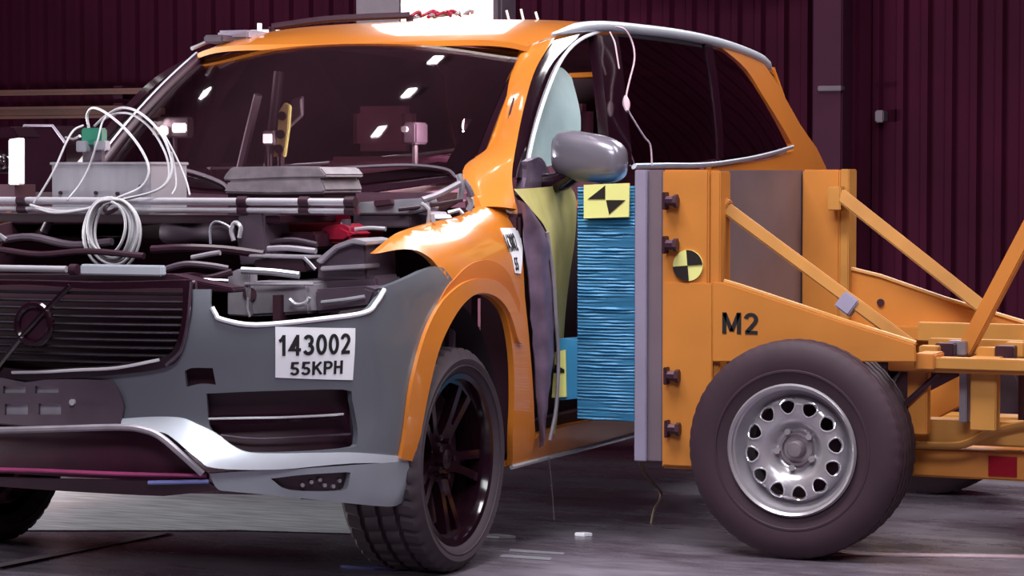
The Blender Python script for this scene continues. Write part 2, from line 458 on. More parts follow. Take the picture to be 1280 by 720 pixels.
# hall fittings
c0, c1 = [(-0.551,1.817),(-0.354,1.814)]
col = empty('steel_column', (0, 0, 0))
MB().box((c0[0], 8.72, 0), (c1[0], 8.95, 7.0)).build('shaft', 'column', col, bevel=.01)
b0 = [(-0.5,1.741),(-0.342,1.774)]
MB().box((b0[0][0], 8.66, b0[0][1]), (b0[1][0], 8.74, b0[1][1])).build('bracket', 'dark_grey', col, bevel=.005)
tag(col, 'dark steel column standing against the back wall, right of the car', 'column')
b1 = [(-0.176,1.542),(-0.119,1.619)]
jb = MB().box((b1[0][0], 8.86, b1[0][1]), (b1[1][0], 8.97, b1[1][1])).build('junction_box', 'dark_grey', bevel=.008)
tag(jb, 'small pale junction box on the dark wall right of the column', 'junction box')
for k, (ya, yb, lab) in enumerate(((134, 149, 'thick brown steel beam running along the far wall, the lower one'), (113, 120, 'thin brown steel beam running along the far wall, the upper one'))):
    q = [on_ for on_ in ([(-6.577,1.695),(-6.578,1.608),(-6.575,1.817),(-6.576,1.776)])]
    za, zb = q[2*k][1], q[2*k+1][1]
    bm_ = MB(); x0, x1 = -9.5, -5.2
    bm_.box((x0, 8.36, zb), (x1, 8.5, zb+.02)).box((x0, 8.36, za-.02), (x1, 8.5, za)).box((x0, 8.42, zb), (x1, 8.44, za))
    bo = empty('wall_beam'); tag(bo, lab, 'beam')
    bm_.build('flange_beam', 'beam', bo)
    for x in (-8.6, -7.1, -5.6): MB().box((x-.04, 8.44, zb-.03), (x+.04, 9.0, za+.02)).build('bracket', 'column', bo, bevel=.004)
# floodlight behind the car
fl = empty('floodlight_bank'); tag(fl, 'bright white floodlight bank glaring behind the car roof', 'floodlight')
q = [(-2.95,2.096),(-2.631,2.567),(-2.665,2.09),(-2.063,2.547)]
MB().box((q[0][0]-.05, 7.05, q[0][1]-.05), (q[3][0]+.05, 7.3, q[3][1]+.05)).build('housing', 'dark_grey', fl, bevel=.02)
MB().box((q[2][0], 7.0, q[2][1]), (q[3][0], 7.06, q[3][1])).build('lit_lens', 'flood', fl, bevel=.01)
MB().box((q[0][0], 7.0, q[0][1]), (q[1][0]-.03, 7.06, q[1][1])).build('reflector', 'dark_grey', fl, bevel=.01)
MB().box((q[1][0]-.06, 7.12, 0), (q[1][0]+.06, 7.24, q[0][1])).build('mast', 'dark_grey', fl)
MB().box((q[1][0]-.5, 6.9, 0), (q[1][0]+.5, 7.45, .06)).build('foot', 'dark_grey', fl, bevel=.01)

for x, y, lab in ((-1.09, 1.6, 'small white ceiling lamp, lowest of the row mirrored in the windscreen'), (-1.14, 2.49, 'small white ceiling lamp, middle of the row mirrored in the windscreen'), (-1.24, 3.4, 'small white ceiling lamp, topmost of the row mirrored in the windscreen'), (-6.3, 5.2, 'small white ceiling lamp mirrored at the far left of the windscreen')):
    k = .62 if x > -4 else .8
    o = empty('ceiling_lamp', (x, y, 7.0)); tag(o, lab, 'lamp', 'ceiling lamps mirrored in the windscreen')
    MB().box((-.14*k, -.20*k, -.12), (.14*k, .20*k, 0)).build('housing', 'dark_grey', o, bevel=.01)
    MB().box((-.11*k, -.17*k, -.135), (.11*k, .17*k, -.115)).build('lens', 'bright_lens', o)
# floor markings, and a pale sheet for light reflected under the car
def flat(name, pts, z, m, label, cat_, th=.003):
    o = MB().prism([p for p in pts], 'z', z, z+th).build(name, m)
    return tag(o, label, cat_)
M['floor_sheen'] = mat('floor_sheen_paint', (215, 222, 228), .25, .0, .3, 5, stretch=(1, 8, 1))  # pale colour stands in for light reflected by the floor
flat('floor_sheen_sheet', [(-1.682,1.036),(-0.188,1.421),(0.269,0.576),(-0.113,0.493),(-1.008,0.107)], .001, 'floor_sheen', 'pale sheet painting the floor reflection under the front of the car', 'painted reflection')
flat('floor_line', [(0.893,0.474),(1.086,0.465),(1.093,0.432),(0.908,0.425)], .001, 'light_grey', 'short white painted floor line behind the front tyre, the farther one', 'floor line', .002)
flat('floor_line', [(0.916,0.355),(1.086,0.356),(1.1,0.309),(0.927,0.306)], .001, 'light_grey', 'short white painted floor line behind the front tyre, the nearer one', 'floor line', .002)
flat('floor_rail', [(1.867,0.802),(2.559,1.027),(2.568,0.978),(1.881,0.753)], .001, 'wire', 'thin pink-grey rail edge on the floor before the trolley wheel', 'rail', .004)
flat('floor_strip', [(-0.459,-0.57),(-0.33,0.359),(-0.295,0.312),(-0.413,-0.634)], .001, 'plate_grey', 'thin grey strip crossing the floor at lower left', 'floor strip', .003)

for (px, py, s, h), lab in zip(((.0, .0, .03, .012), (.0, .0, .05, .01), (.0, .0, .04, .008)), ('small white debris shard on the floor between the two wheels', 'small grey debris shard on the floor just behind the front tyre', 'flat lilac debris shard on the floor before the front tyre')):
    i = ('small white' in lab, 'small grey' in lab, 'flat lilac' in lab).index(True)
    c = ([(0.998,0.85),(0.748,0.702),(0.652,-0.057)])[i]
    k = (1, 1.3, 2.4)[i]
    o = MB().prism([(c[0]-s*k, c[1]-s*.4), (c[0]+s*k*.3, c[1]-s*.6), (c[0]+s*k, c[1]+s*.1), (c[0]-s*k*.2, c[1]+s*.5)], 'z', 0, h).build('debris_shard', ('white', 'box_grey', 'violet')[i], bevel=.002)
    tag(o, lab, 'debris', 'debris shards on the floor')
# ------------------------------------------------------------------ wheels (built about their centre, outer face towards -Y)
def tyre_mesh(R, W, rim, m, n=160, block=4, grooves=(-.22, 0, .22), sip=.008):
    prof = [(-.36*W, rim-.004), (-.43*W, rim+.006), (-.485*W, rim+(R-rim)*.35), (-.5*W, rim+(R-rim)*.58), (-.47*W, R-.028), (-.43*W, R-.010), (-.40*W, R-.003)]
    kind = [0]*7
    for g in grooves:
        for dx, dr in ((-.030, 0), (-.022, -.012), (.022, -.012), (.030, 0)):
            prof.append(((g+dx)*W, R+dr)); kind.append(2 if dr else 1)
    prof += [(-a, r) for a, r in reversed(prof[:7])]; kind += [0]*7
    mm = len(prof); vs = []
    for k in range(n):
        a = 2*PI*k/n; low = (k % block) == 0
        for i, (h, r) in enumerate(prof):
            edge = i in (5, 6, 7) or i in (mm-6, mm-7, mm-8)
            rr = r-(sip if (low and edge) else sip*.75 if (low and kind[i] == 1) else 0)
            sk = (h/W)*.10 if kind[i] else 0
            vs.append((rr*math.cos(a+sk), h, rr*math.sin(a+sk)))
    fs = []
    for k in range(n):
        l = (k+1) % n
        for i in range(mm-1): fs.append((k*mm+i, k*mm+i+1, l*mm+i+1, l*mm+i))
    mb = MB().raw(vs, fs)
    for sgn in (-1, 1):
        mb.lathe([(rim+(R-rim)*.30, sgn*W*.478), (rim+(R-rim)*.32, sgn*W*.492), (rim+(R-rim)*.36, sgn*W*.492), (rim+(R-rim)*.38, sgn*W*.482)], (0, 0, 0), 'y', 96)
    return mb
def disc_outline(r, n=40): return [(r*math.cos(2*PI*k/n), r*math.sin(2*PI*k/n)) for k in range(n)]
def polar(pts): return [(r*math.cos(math.radians(a)), r*math.sin(math.radians(a))) for r, a in pts]
def car_wheel(parent):
    R, W, rr = .342, .27, .258
    t = tyre_mesh(R, W, rr, 'rubber').build('wheel', 'rubber', parent, smooth=30)
    y0 = -W*.40
    MB().lathe([(rr-.002, -W*.42), (rr+.004, -W*.43), (rr-.012, -W*.42), (rr-.016, -W*.38), (rr-.03, -.02), (rr-.04, W*.38)], (0, 0, 0), 'y', 64).build('rim_barrel', 'gloss_black', t)
    holes = []
    for k in range(5):
        a = 72*k+36+9
        holes.append(polar([(.075, a-9), (.12, a-20), (.228, a-23), (.236, a), (.228, a+23), (.12, a+20), (.075, a+9)]))
        holes.append(polar([(.115, a+36-3.5), (.222, a+36-6), (.225, a+36+6), (.115, a+36+3.5)]))
    panel('spokes', disc_outline(.255), lambda u, v, d: (u, y0+.015+.05*(1-math.hypot(u, v)/.26)**1.2-d, v), .03, 'gloss_black', t, holes, .03, 3)
    MB().lathe([(0, y0+.028), (.03, y0+.03), (.034, y0+.05), (.034, y0+.09)], (0, 0, 0), 'y', 24).build('hub_cap', 'gloss_black', t)
    for k in range(5):
        a = 2*PI*k/5+.3
        MB().cyl((.056*math.cos(a), y0+.03, .056*math.sin(a)), (.056*math.cos(a), y0+.08, .056*math.sin(a)), .010, 6).build('wheel_bolt', 'gloss_black', t)
    MB().lathe([(.0, -.01), (.215, -.01), (.215, .02), (0, .02)], (0, 0, 0), 'y', 40).build('brake_disc', 'cavity', t)
    return t
def trolley_wheel(parent):
    R, W, rr = .345, .25, .20
    t = tyre_mesh(R, W, rr, 'rubber2', block=3, sip=.002, grooves=(-.26, -.09, .09, .26)).build('wheel', 'rubber2', parent, smooth=30)
    y0 = -W*.42
    MB().lathe([(rr-.004, y0-.012), (rr+.004, y0-.020), (rr+.010, y0-.012), (rr+.006, y0), (rr-.010, y0+.004), (rr-.018, y0+.026), (rr-.028, y0+.045), (rr-.034, y0+.05), (rr-.034, W*.35)], (0, 0, 0), 'y', 72).build('rim', 'steel', t)
    holes = []
    for k in range(12):
        a = 30*k+8
        holes.append(polar([(.113, a-5), (.128, a-9.5), (.147, a-9.5), (.155, a), (.147, a+9.5), (.128, a+9.5), (.113, a+5)]))
    def dish(u, v, d):
        r = math.hypot(u, v)
        z = y0+lerp_table([(0, .056), (.066, .054), (.078, .036), (.092, .020), (.12, .010), (.148, .012), (.160, .024), (.168, .05)], r)
        return (u, z-d, v)
    disc = panel('wheel_disc', disc_outline(.168, 60), dish, .006, 'steel', t, holes, .012, 3)
    for k in range(12):
        a = math.radians(30*k+8); c, s = math.cos(a), math.sin(a)
        MB().tube([dish((.136+.0235*math.cos(b))*c-.024*math.sin(b)*s*(1+.25*math.cos(b)), (.136+.0235*math.cos(b))*s+.024*math.sin(b)*c*(1+.25*math.cos(b)), .001) for b in [2*PI*j/16 for j in range(16)]], .0028, 6, True).build('hole_lip', 'chrome', disc)
    MB().lathe([(0, y0+.018), (.022, y0+.018), (.026, y0+.024), (.030, y0+.05)], (0, 0, 0), 'y', 24).build('hub_cap', 'cast', t)
    MB().lathe([(.044, y0+.05), (.046, y0+.040), (.052, y0+.040), (.054, y0+.05)], (0, 0, 0), 'y', 32).build('hub_ring', 'cast', t)
    for k in range(5):
        a = 2*PI*k/5+.75; p = (.060*math.cos(a), y0+.028, .060*math.sin(a))
        MB().cyl(p, (p[0], y0+.06, p[2]), .0105, 6).build('wheel_bolt', 'steel', t)
    MB().lathe([(0, .02), (rr-.036, .02), (rr-.036, .03), (0, .03)], (0, 0, 0), 'y', 40).build('drum', 'bolt', t)
    return t

# ------------------------------------------------------------------ the crashed car
car = empty('crash_test_car')
tag(car, 'orange sport utility car without bonnet, struck on its side by the trolley', 'car')
def hdr(x): return 1.07+.10*(x/.70)**2
roof_out = [(x*.01, hdr(x*.01)) for x in range(-66, 67, 6)]+[(.665, 1.6), (.67, 2.3), (.665, 3.2), (.64, 3.9), (.60, 4.22), (0, 4.30), (-.60, 4.22), (-.64, 3.9), (-.665, 3.2), (-.67, 2.3), (-.665, 1.6)]
panel('roof', roof_out, roof, .02, 'orange', car, step=.07, sub=2)
# windscreen
ws = panel('windscreen', [(-.765, 1.0), (-.45, 1.005), (0, 1.01), (.45, 1.005), (.735, 1.0), (.71, .5), (.69, .06), (.35, .02), (0, .0), (-.35, .02), (-.74, .06), (-.755, .5)], shield, .006, 'glass', car, step=.06, sub=2)
panel('windscreen_edge', [(-.78, 1.02), (0, 1.03), (.752, 1.02), (.73, .5), (.71, .03), (.35, -.03), (0, -.05), (-.35, -.03), (-.765, .03), (-.775, .5)], lambda x, t, d: shield(x, t, d-.008), .004, 'gloss_black', car,
      holes=[[(-.755, .965), (0, .975), (.70, .965), (.655, .5), (.61, .13), (.35, .09), (0, .07), (-.35, .09), (-.72, .13), (-.74, .5)]], step=.06, sub=2)
wp = [shield(x, t, .012) for x, t in ((-.1, .05), (.1, .08), (.3, .10), (.5, .10), (.62, .06), (.66, .0))]
MB().tube(wp, .006, 6, sub=4).build('wiper', 'dark_grey', car)
wp = [shield(x, t, .012) for x, t in ((-.66, .08), (-.5, .09), (-.3, .09), (-.12, .03), (-.06, -.02))]
MB().tube(wp, .006, 6, sub=4).build('wiper', 'dark_grey', car)
# A pillars
pil = loft('windscreen_pillar', [(0.645,1.181,1.647),(0.668,1.022,1.536),(0.685,0.887,1.417),(0.7,0.746,1.303),(0.7,0.578,1.223),(0.83,0.388,1.105)], [(0.7,1.319,1.692),(0.748,1.03,1.57),(0.785,0.845,1.442),(0.82,0.695,1.312),(0.855,0.574,1.197),(0.905,0.497,1.094)], 'orange', car, .018, .03)
MB().tube([shield(-.790+.012*t_, t_, .006) for t_ in (1.02, .8, .6, .4, .2, .0, -.12)], .020, 8, sub=3).build('windscreen_pillar', 'black', car, smooth=60)
MB().tube([shield(-.812+.012*t_, t_, .022) for t_ in (1.03, .8, .6, .4, .2, .0, -.12)], .007, 6, sub=3).build('pillar_rim_highlight', 'silver', car)  # silver line stands in for the rim light along the pillar
loft('pillar_trim', [(x-.02, y+.05, z) for x, y, z in [(0.645,1.181,1.647),(0.668,1.022,1.536),(0.685,0.887,1.417),(0.7,0.746,1.303),(0.7,0.603,1.223)]], [(x-.06, y+.04, z) for x, y, z in [(0.7,1.319,1.692),(0.748,1.03,1.57),(0.785,0.845,1.442),(0.82,0.695,1.312),(0.855,0.574,1.197)]], 'cavity', car, .0, .01)
# door frame wedge and bright window line
wedge = loft('door_frame', [(0.705,1.307,1.68),(0.75,1.032,1.57),(0.788,0.845,1.442),(0.822,0.697,1.312),(0.857,0.576,1.197)], [(0.7,1.713,1.735),(0.745,1.276,1.616),(0.785,1.033,1.488),(0.825,0.819,1.335),(0.85,0.685,1.191)], 'gloss_black', car, .012, .03)
mirror(wedge)
line = MB().tube([(0.695,1.782,1.739),(0.725,1.492,1.689),(0.75,1.264,1.613),(0.792,1.024,1.488),(0.832,0.809,1.335),(0.858,0.673,1.191)], .0065, 8, sub=5).build('window_trim', 'white', car)
mirror(line)
# side greenhouse
bp = panel('door_pillar', [(1.688,1.716),(1.921,1.734),(1.737,1.494),(1.622,1.242),(1.4,1.224),(1.528,1.488)], glass, .04, 'gloss_black', car, step=.06, sub=2); mirror(bp)
g1 = panel('rear_door_window', [(1.921,1.734),(2.467,1.753),(3.05,1.753),(2.831,1.526),(2.65,1.274),(2.138,1.243),(1.619,1.236),(1.729,1.494)], glass, .006, 'glass_dark', car, step=.08, sub=2, d=-.006); mirror(g1)
g2 = panel('quarter_window', [(3.076,1.741),(3.243,1.715),(3.43,1.647),(3.559,1.53),(3.758,1.33),(3.369,1.302),(2.671,1.274),(2.866,1.527)], glass, .006, 'glass_dark', car, step=.08, sub=2, d=-.006); mirror(g2)
gp = panel('door_seam_strip', [(2.989,1.757),(3.087,1.755),(2.877,1.527),(2.69,1.271),(2.614,1.267),(2.786,1.525)], glass, .012, 'gloss_black', car, step=.06, sub=2, d=.002); mirror(gp)
qp = panel('quarter_panel', [(3.137,1.757),(3.568,1.743),(3.786,1.711),(3.9,1.651),(4.119,1.436),(4.517,1.244),(4.877,0.774),(2.575,0.851),(2.527,1.245),(3.342,1.268),(3.833,1.313),(3.831,1.342),(3.588,1.531),(3.47,1.655),(3.28,1.723)], glass, .03, 'orange', car, step=.07, sub=3); mirror(qp)
ql = panel('quarter_lining', [(3.062,1.767),(3.596,1.759),(3.818,1.712),(3.933,1.652),(4.119,1.436),(4.517,1.244),(4.877,0.774),(2.575,0.851),(2.476,1.245),(3.279,1.268),(3.719,1.305),(3.709,1.34),(3.489,1.528),(3.376,1.645),(3.193,1.706)], lambda y, z, d: glass(y, z, d-.036), .006, 'cabin', car, step=.1, sub=2); mirror(ql)
bt = MB().tube([glass(y, z, .008) for y, z in [(1.619,1.236),(1.956,1.24),(2.426,1.244),(2.979,1.269),(3.432,1.299),(3.785,1.327)]], .008, 8, sub=5, flat=1.6).build('belt_trim', 'silver', car); mirror(bt)
rr = MB().tube([(r[0], r[1], r[2]) for r in [(0.7,1.289,1.699),(0.7,1.673,1.748),(0.7,2.176,1.763),(0.69,2.76,1.768),(0.67,3.333,1.756),(0.66,3.813,1.722),(0.655,3.983,1.683)]], lambda t: .021*min(1, .25+t*7, .4+(1-t)*8), 8, sub=6).build('roof_highlight_rail', 'silver', car, smooth=60); mirror(rr)  # silver rail also carries the white highlight along the roof edge
panel('tailgate', [(-.60, 1.70), (.60, 1.70), (.72, 1.28), (.80, .9), (.78, .5), (-.78, .5), (-.80, .9), (-.72, 1.28)], lambda x, z, d: (x, 4.36+d-.25*max(0, z-1.1)**1.2, z), .03, 'orange', car, step=.12, sub=1)
MB().prism([(-.60, 1.66), (.60, 1.66), (.72, 1.2), (.74, .5), (-.74, .5), (-.72, 1.2)], 'y', 4.16, 4.18).build('tailgate_lining', 'cavity', car)
# airbag behind the open front window
panel('curtain_airbag', [(0.768,1.241),(0.896,1.363),(1.062,1.481),(1.211,1.557),(1.354,1.585),(1.454,1.555),(1.39,1.428),(1.304,1.319),(1.189,1.257),(0.979,1.229)], lambda y, z, d: glass(y, z, d-.055+.025*math.sin(z*9)*math.sin(y*7)), .05, 'airbag', car, step=.03)
# fender, arch moulding, sill, doors
fd = panel('fender', [(1.136,1.006),(1.212,1.031),(1.33,1.056),(1.424,1.063),(1.576,1.064),(1.771,1.061),(1.935,1.079),(2.082,1.078),(2.182,1.066),(2.065,0.975),(2.024,0.864),(2.053,0.665),(2.114,0.428),(2.145,0.352),(2.121,0.307),(2.003,0.275),(1.956,0.378),(1.943,0.494),(1.921,0.648),(1.869,0.766),(1.784,0.82),(1.685,0.84),(1.598,0.831),(1.524,0.808),(1.478,0.88),(1.426,0.923),(1.391,0.957),(1.325,0.99),(1.221,1.006)], body, .02, 'orange', car, step=.025, corner=60); mirror(fd)
cr = panel('arch_shade_crescent', [(1.39,0.824),(1.444,0.863),(1.501,0.885),(1.609,0.914),(1.731,0.923),(1.84,0.907),(1.918,0.871),(1.979,0.801),(1.954,0.737),(1.888,0.821),(1.806,0.859),(1.706,0.872),(1.603,0.872),(1.506,0.856)], lambda s, v, d: body(s, v, d+.004), .02, 'orange_shade', car, step=.02, corner=60); mirror(cr)  # darker crescent paints the dark reflection above the arch
am = panel('arch_moulding', [(1.179,0.386),(1.193,0.462),(1.218,0.6),(1.29,0.735),(1.395,0.826),(1.502,0.866),(1.605,0.88),(1.708,0.879),(1.807,0.866),(1.895,0.828),(1.961,0.746),(1.977,0.669),(1.939,0.684),(1.876,0.773),(1.791,0.825),(1.686,0.844),(1.599,0.836),(1.495,0.793),(1.391,0.71),(1.327,0.603),(1.284,0.477),(1.271,0.365)], body, .03, 'orange', car, step=.02, d=.012, corner=60); mirror(am)
sl = panel('sill', [(2.006,0.272),(2.115,0.318),(2.162,0.358),(2.486,0.367),(3.105,0.351),(3.638,0.337),(3.705,0.26),(3.159,0.273),(2.539,0.277)], body, .05, 'orange', car, step=.04, sub=2, d=.0); mirror(sl)
MB().tube([body(s, v, .004) for s, v in [(1.992,0.273),(2.265,0.273),(2.692,0.27),(3.163,0.269),(3.71,0.257)]], .008, 6, sub=4).build('sill_lit_edge', 'chrome', car)  # chrome line stands in for the lit lower edge of the sill
panel('front_door', [(2.75, .46), (3.10, .44), (3.10, 1.05), (2.80, 1.05)], lambda s, v, d: body(s, v, d-.05-.02*noise.noise((s*6, v*6, 0))), .02, 'orange', car, step=.05, sub=1)
rd = panel('rear_door', [(3.14, .44), (4.2, .46), (4.2, 1.07), (3.14, 1.07)], lambda s, v, d: body(s, v, d-.04), .02, 'orange', car, step=.08, sub=1); mirror(rd)
panel('rear_fender', [(4.24, .46), (4.3, .7), (4.5, .82), (4.8, .84), (5.1, .7), (5.2, .45), (5.6, .4), (5.75, 1.08), (4.24, 1.1)], body, .02, 'orange', car, step=.08, sub=2)
# torn door edge
skin = loft('torn_door_skin', [(0.935,0.44,1.126),(0.95,0.451,1.024),(0.955,0.472,0.87),(0.96,0.506,0.663),(0.955,0.558,0.453),(0.945,0.602,0.318)], [(0.965,0.474,1.09),(0.985,0.552,1.017),(0.99,0.588,0.892),(0.985,0.621,0.683),(0.975,0.611,0.527),(0.955,0.605,0.339)], 'crumple', car, .03, .01, nrm=(.6, -.8, .1))
for v in skin.data.vertices:
    v.co += Vector((1, -.6, 0))*.012*noise.noise((v.co.x*14, v.co.y*14, v.co.z*16))
sheet = loft('primed_door_edge', [(0.94,0.39,1.161),(0.965,0.474,1.095),(0.98,0.564,1.027),(0.985,0.6,0.917),(0.985,0.627,0.734),(0.98,0.654,0.55),(0.965,0.649,0.366)], [(0.92,0.912,1.175),(0.905,1.007,1.12),(0.9,1.012,0.998),(0.9,0.962,0.864),(0.915,0.882,0.719),(0.935,0.805,0.537),(0.945,0.725,0.345)], 'yellow_sheet', car, -.03, .008, nrm=(.3, -.9, .1))
MB().tube([(0.99,0.547,1.022),(0.995,0.582,0.892),(0.995,0.61,0.736),(0.99,0.643,0.603),(0.98,0.647,0.446),(0.965,0.629,0.342)], .006, 6, sub=4).build('door_seal', 'mid_grey', car)
lab = panel('side_label', [(1.935,0.996),(2.072,0.986),(2.042,0.936),(1.995,0.879),(1.952,0.882)], body, .002, 'white', car, sub=1, step=.03, d=.004)
sc_ = [(1.965,0.954),(1.967,0.902)]
lettering('143002', .16, .045, lambda u, v, w: body(sc_[0][0]+u*.5, sc_[0][1]+v, .0045+w), 'ink', lab)
lettering('55', .05, .030, lambda u, v, w: body(sc_[1][0]+u*.5, sc_[1][1]+v, .0045+w), 'ink', lab)
# door mirror
mr = MB()
def mirror_fn(u, v):
    a = 2*PI*v; t = -1+2*u
    k = (1-abs(t)**3.2)**(1/3.2)
    sq = lambda c, e: math.copysign(abs(c)**e, c)
    return (1.035+.142*t, .80-.035*t+.075*k*sq(math.sin(a), .8), 1.262-.016*t+.082*k*(1-.08*t)*sq(math.cos(a), .7))
mo = MB().grid(mirror_fn, 24, 32)
bmesh.ops.remove_doubles(mo.bm, verts=mo.bm.verts, dist=1e-5)
mo = mo.build('door_mirror', 'mirror_grey', car, smooth=60)
MB().tube([(.87, .80, 1.175), (.92, .80, 1.18), (.96, .80, 1.20), (.99, .79, 1.225)], .035, 10, sub=3).build('mirror_arm', 'gloss_black', mo)
panel('mirror_base', [(.62, 1.14), (.66, 1.25), (.78, 1.26), (.88, 1.18), (.84, 1.11), (.70, 1.10)], lambda y, z, d: (.875+d+.01*noise.noise((y*20, z*20, 3)), y, z), .03, 'crumple', car, step=.03)

# bumper
half = [(0, .635)]+[(0.175,0.645),(0.324,0.657),(0.436,0.675),(0.481,0.714),(0.507,0.803),(0.511,0.887),(0.565,0.887),(0.567,0.834),(0.594,0.808),(0.691,0.789),(0.874,0.802),(1.023,0.815),(1.103,0.871),(1.131,0.892),(1.413,0.927),(1.501,0.885),(1.424,0.811),(1.328,0.723),(1.253,0.588),(1.228,0.452),(1.218,0.382),(0.978,0.406),(0.745,0.388),(0.59,0.402),(0.511,0.446),(0.427,0.493),(0.294,0.505)]+[(0, .49)]
tow = [(0.491,0.66),(0.512,0.669),(0.57,0.669),(0.578,0.622),(0.533,0.624),(0.494,0.615)]
fog = [(0.551,0.597),(0.714,0.603),(0.955,0.6),(0.984,0.569),(1.003,0.488),(0.997,0.441),(0.951,0.433),(0.645,0.433),(0.6,0.455),(0.559,0.505)]
panel('bumper', half+[(-s, v) for s, v in reversed(half[1:-1])], body, .02, 'grey_paint', car, holes=[tow, fog], step=.022, corner=50, sub=3)
panel('tow_recess', [(min(p[0] for p in tow)-.02, min(p[1] for p in tow)-.02), (max(p[0] for p in tow)+.02, min(p[1] for p in tow)-.02), (max(p[0] for p in tow)+.02, max(p[1] for p in tow)+.02), (min(p[0] for p in tow)-.02, max(p[1] for p in tow)+.02)], lambda s, v, d: body(s, v, d-.04), .01, 'cavity', car, sub=1)
panel('fog_recess', [(0.533,0.615),(1.01,0.613),(1.024,0.407),(0.623,0.42),(0.559,0.479)], lambda s, v, d: body(s, v, d-.05), .01, 'black', car, sub=1)
bl = MB()
for k, (ya, yb) in enumerate(((520, 529),)):
    pass
panel('fog_blade', [(0.536,0.532),(0.645,0.536),(0.831,0.537),(0.961,0.536),(0.966,0.517),(0.83,0.514),(0.645,0.509),(0.559,0.509)], lambda s, v, d: body(s, v, d-.012), .03, 'gloss_black', car, step=.03)
MB().tube([body(s, v, -.008) for s, v in [(0.549,0.525),(0.645,0.527),(0.76,0.527),(0.879,0.528),(0.961,0.529)]], .0035, 6, sub=4).build('fog_blade_trim', 'chrome', car)
MB().tube([body(s, v, -.02) for s, v in [(0.589,0.479),(0.69,0.469),(0.828,0.47),(0.993,0.47)]], .004, 6, sub=4).build('fog_blade_trim', 'dark_chrome', car)
MB().tube([body(s, v, .002) for s, v in [(0.569,0.838),(0.58,0.819),(0.596,0.805),(0.691,0.789),(0.874,0.802),(1.023,0.815),(1.073,0.842),(1.111,0.881)]], .007, 8, sub=5).build('headlamp_edge', 'white', car)
# grille
gout = [(-.0, .905)]+[(0.221,0.904),(0.415,0.91),(0.512,0.913),(0.515,0.847),(0.509,0.798),(0.486,0.712),(0.441,0.671),(0.3,0.648),(0.149,0.635)]+[(0, .625)]
gin = [(0, .895)]+[(0.223,0.886),(0.417,0.891),(0.487,0.891),(0.488,0.814),(0.47,0.736),(0.433,0.7),(0.301,0.677),(0.151,0.665)]+[(0, .655)]
gr = panel('grille', gout+[(-s, v) for s, v in reversed(gout[1:-1])], lambda s, v, d: body(s, v, d+.012), .04, 'gloss_black', car, holes=[gin+[(-s, v) for s, v in reversed(gin[1:-1])]], step=.03, corner=40)
MB().tube([body(s, v, .02) for s, v in [(-0.036,0.646),(0.072,0.651),(0.176,0.659),(0.301,0.668),(0.425,0.693)]], .0045, 6, sub=4).build('grille_trim', 'chrome', gr)
MB().tube([body(s, v, .014) for s, v in [(0.51,0.909),(0.508,0.847),(0.504,0.798),(0.484,0.718),(0.441,0.677)]], .005, 6, sub=4).build('grille_trim', 'dark_chrome', gr)
panel('grille_backing', gout+[(-s, v) for s, v in reversed(gout[1:-1])], lambda s, v, d: body(s, v, d-.05), .01, 'cavity', gr, step=.06)
for k in range(10):
    v = .680+.0215*k
    smax = .43+.06*min(1, k/4) if k < 4 else .49
    smax = min(smax, .487)
    mb = MB(); N = 24; vs = []
    for i in range(N+1):
        s = -smax+2*smax*i/N
        for dv, dd in ((-.003, -.028), (-.0045, -.004), (.0, .004), (.005, -.004), (.004, -.028)): vs.append(body(s, v+dv, dd))
    fs = [(i*5+j, (i+1)*5+j, (i+1)*5+(j+1) % 5, i*5+(j+1) % 5) for i in range(N) for j in range(5)]+[tuple(range(5)), tuple(range(N*5, N*5+5))]
    mb.raw(vs, fs).build('slat', 'dark_chrome', gr, smooth=25)
em = MB()
for r0, r1, dd in ((.040, .066, .03),):
    em.tube([body(.045+.055*math.cos(a), .785+.055*math.sin(a), .022) for a in [2*PI*k/32 for k in range(32)]], .011, 8, True)
emo = em.build('emblem', 'gloss_black', gr)
MB().tube([body(.045+.05*t, .785+.05*t, .026) for t in (-3.0, -1, 0, 1, 2.2)], .009, 6, sub=2, flat=.6).build('emblem_bar', 'gloss_black', emo)
panel('emblem_disc', [(.045+.05*math.cos(2*PI*k/24), .785+.05*math.sin(2*PI*k/24)) for k in range(24)], lambda s, v, d: body(s, v, d+.018), .02, 'black', emo, step=.03, sub=1)
# number plate holder
hp = [(0, .618)]+[(0.07,0.628),(0.2,0.632),(0.279,0.629),(0.297,0.603),(0.312,0.558),(0.299,0.506),(0.195,0.503),(0.064,0.498)]+[(0, .495)]
wins = [[(-0.073,0.605),(0.004,0.608),(0.002,0.587),(-0.075,0.584)], [(0.036,0.609),(0.114,0.611),(0.112,0.591),(0.034,0.588)], [(-0.072,0.554),(0.007,0.557),(0.006,0.525),(-0.073,0.522)], [(0.043,0.559),(0.117,0.561),(0.116,0.529),(0.041,0.527)]]
nh = panel('plate_holder', hp+[(-s, v) for s, v in reversed(hp[1:-1])], lambda s, v, d: body(s, v, d+.016), .014, 'dark_grey', car, holes=wins, step=.03, sub=2)
for w in wins:
    panel('recess_pad', [(p[0]+(.004 if i in (1, 2) else -.004), p[1]+(.004 if i < 2 else -.004)) for i, p in enumerate(w)], lambda s, v, d: body(s, v, d+.006-.08*0), .004, 'box_grey', nh, step=.03, sub=1)
bx = [(0.157,0.567)][0]
MB().cyl(body(*bx, .01), body(*bx, .024), .009, 12).build('screw', 'chrome', nh)
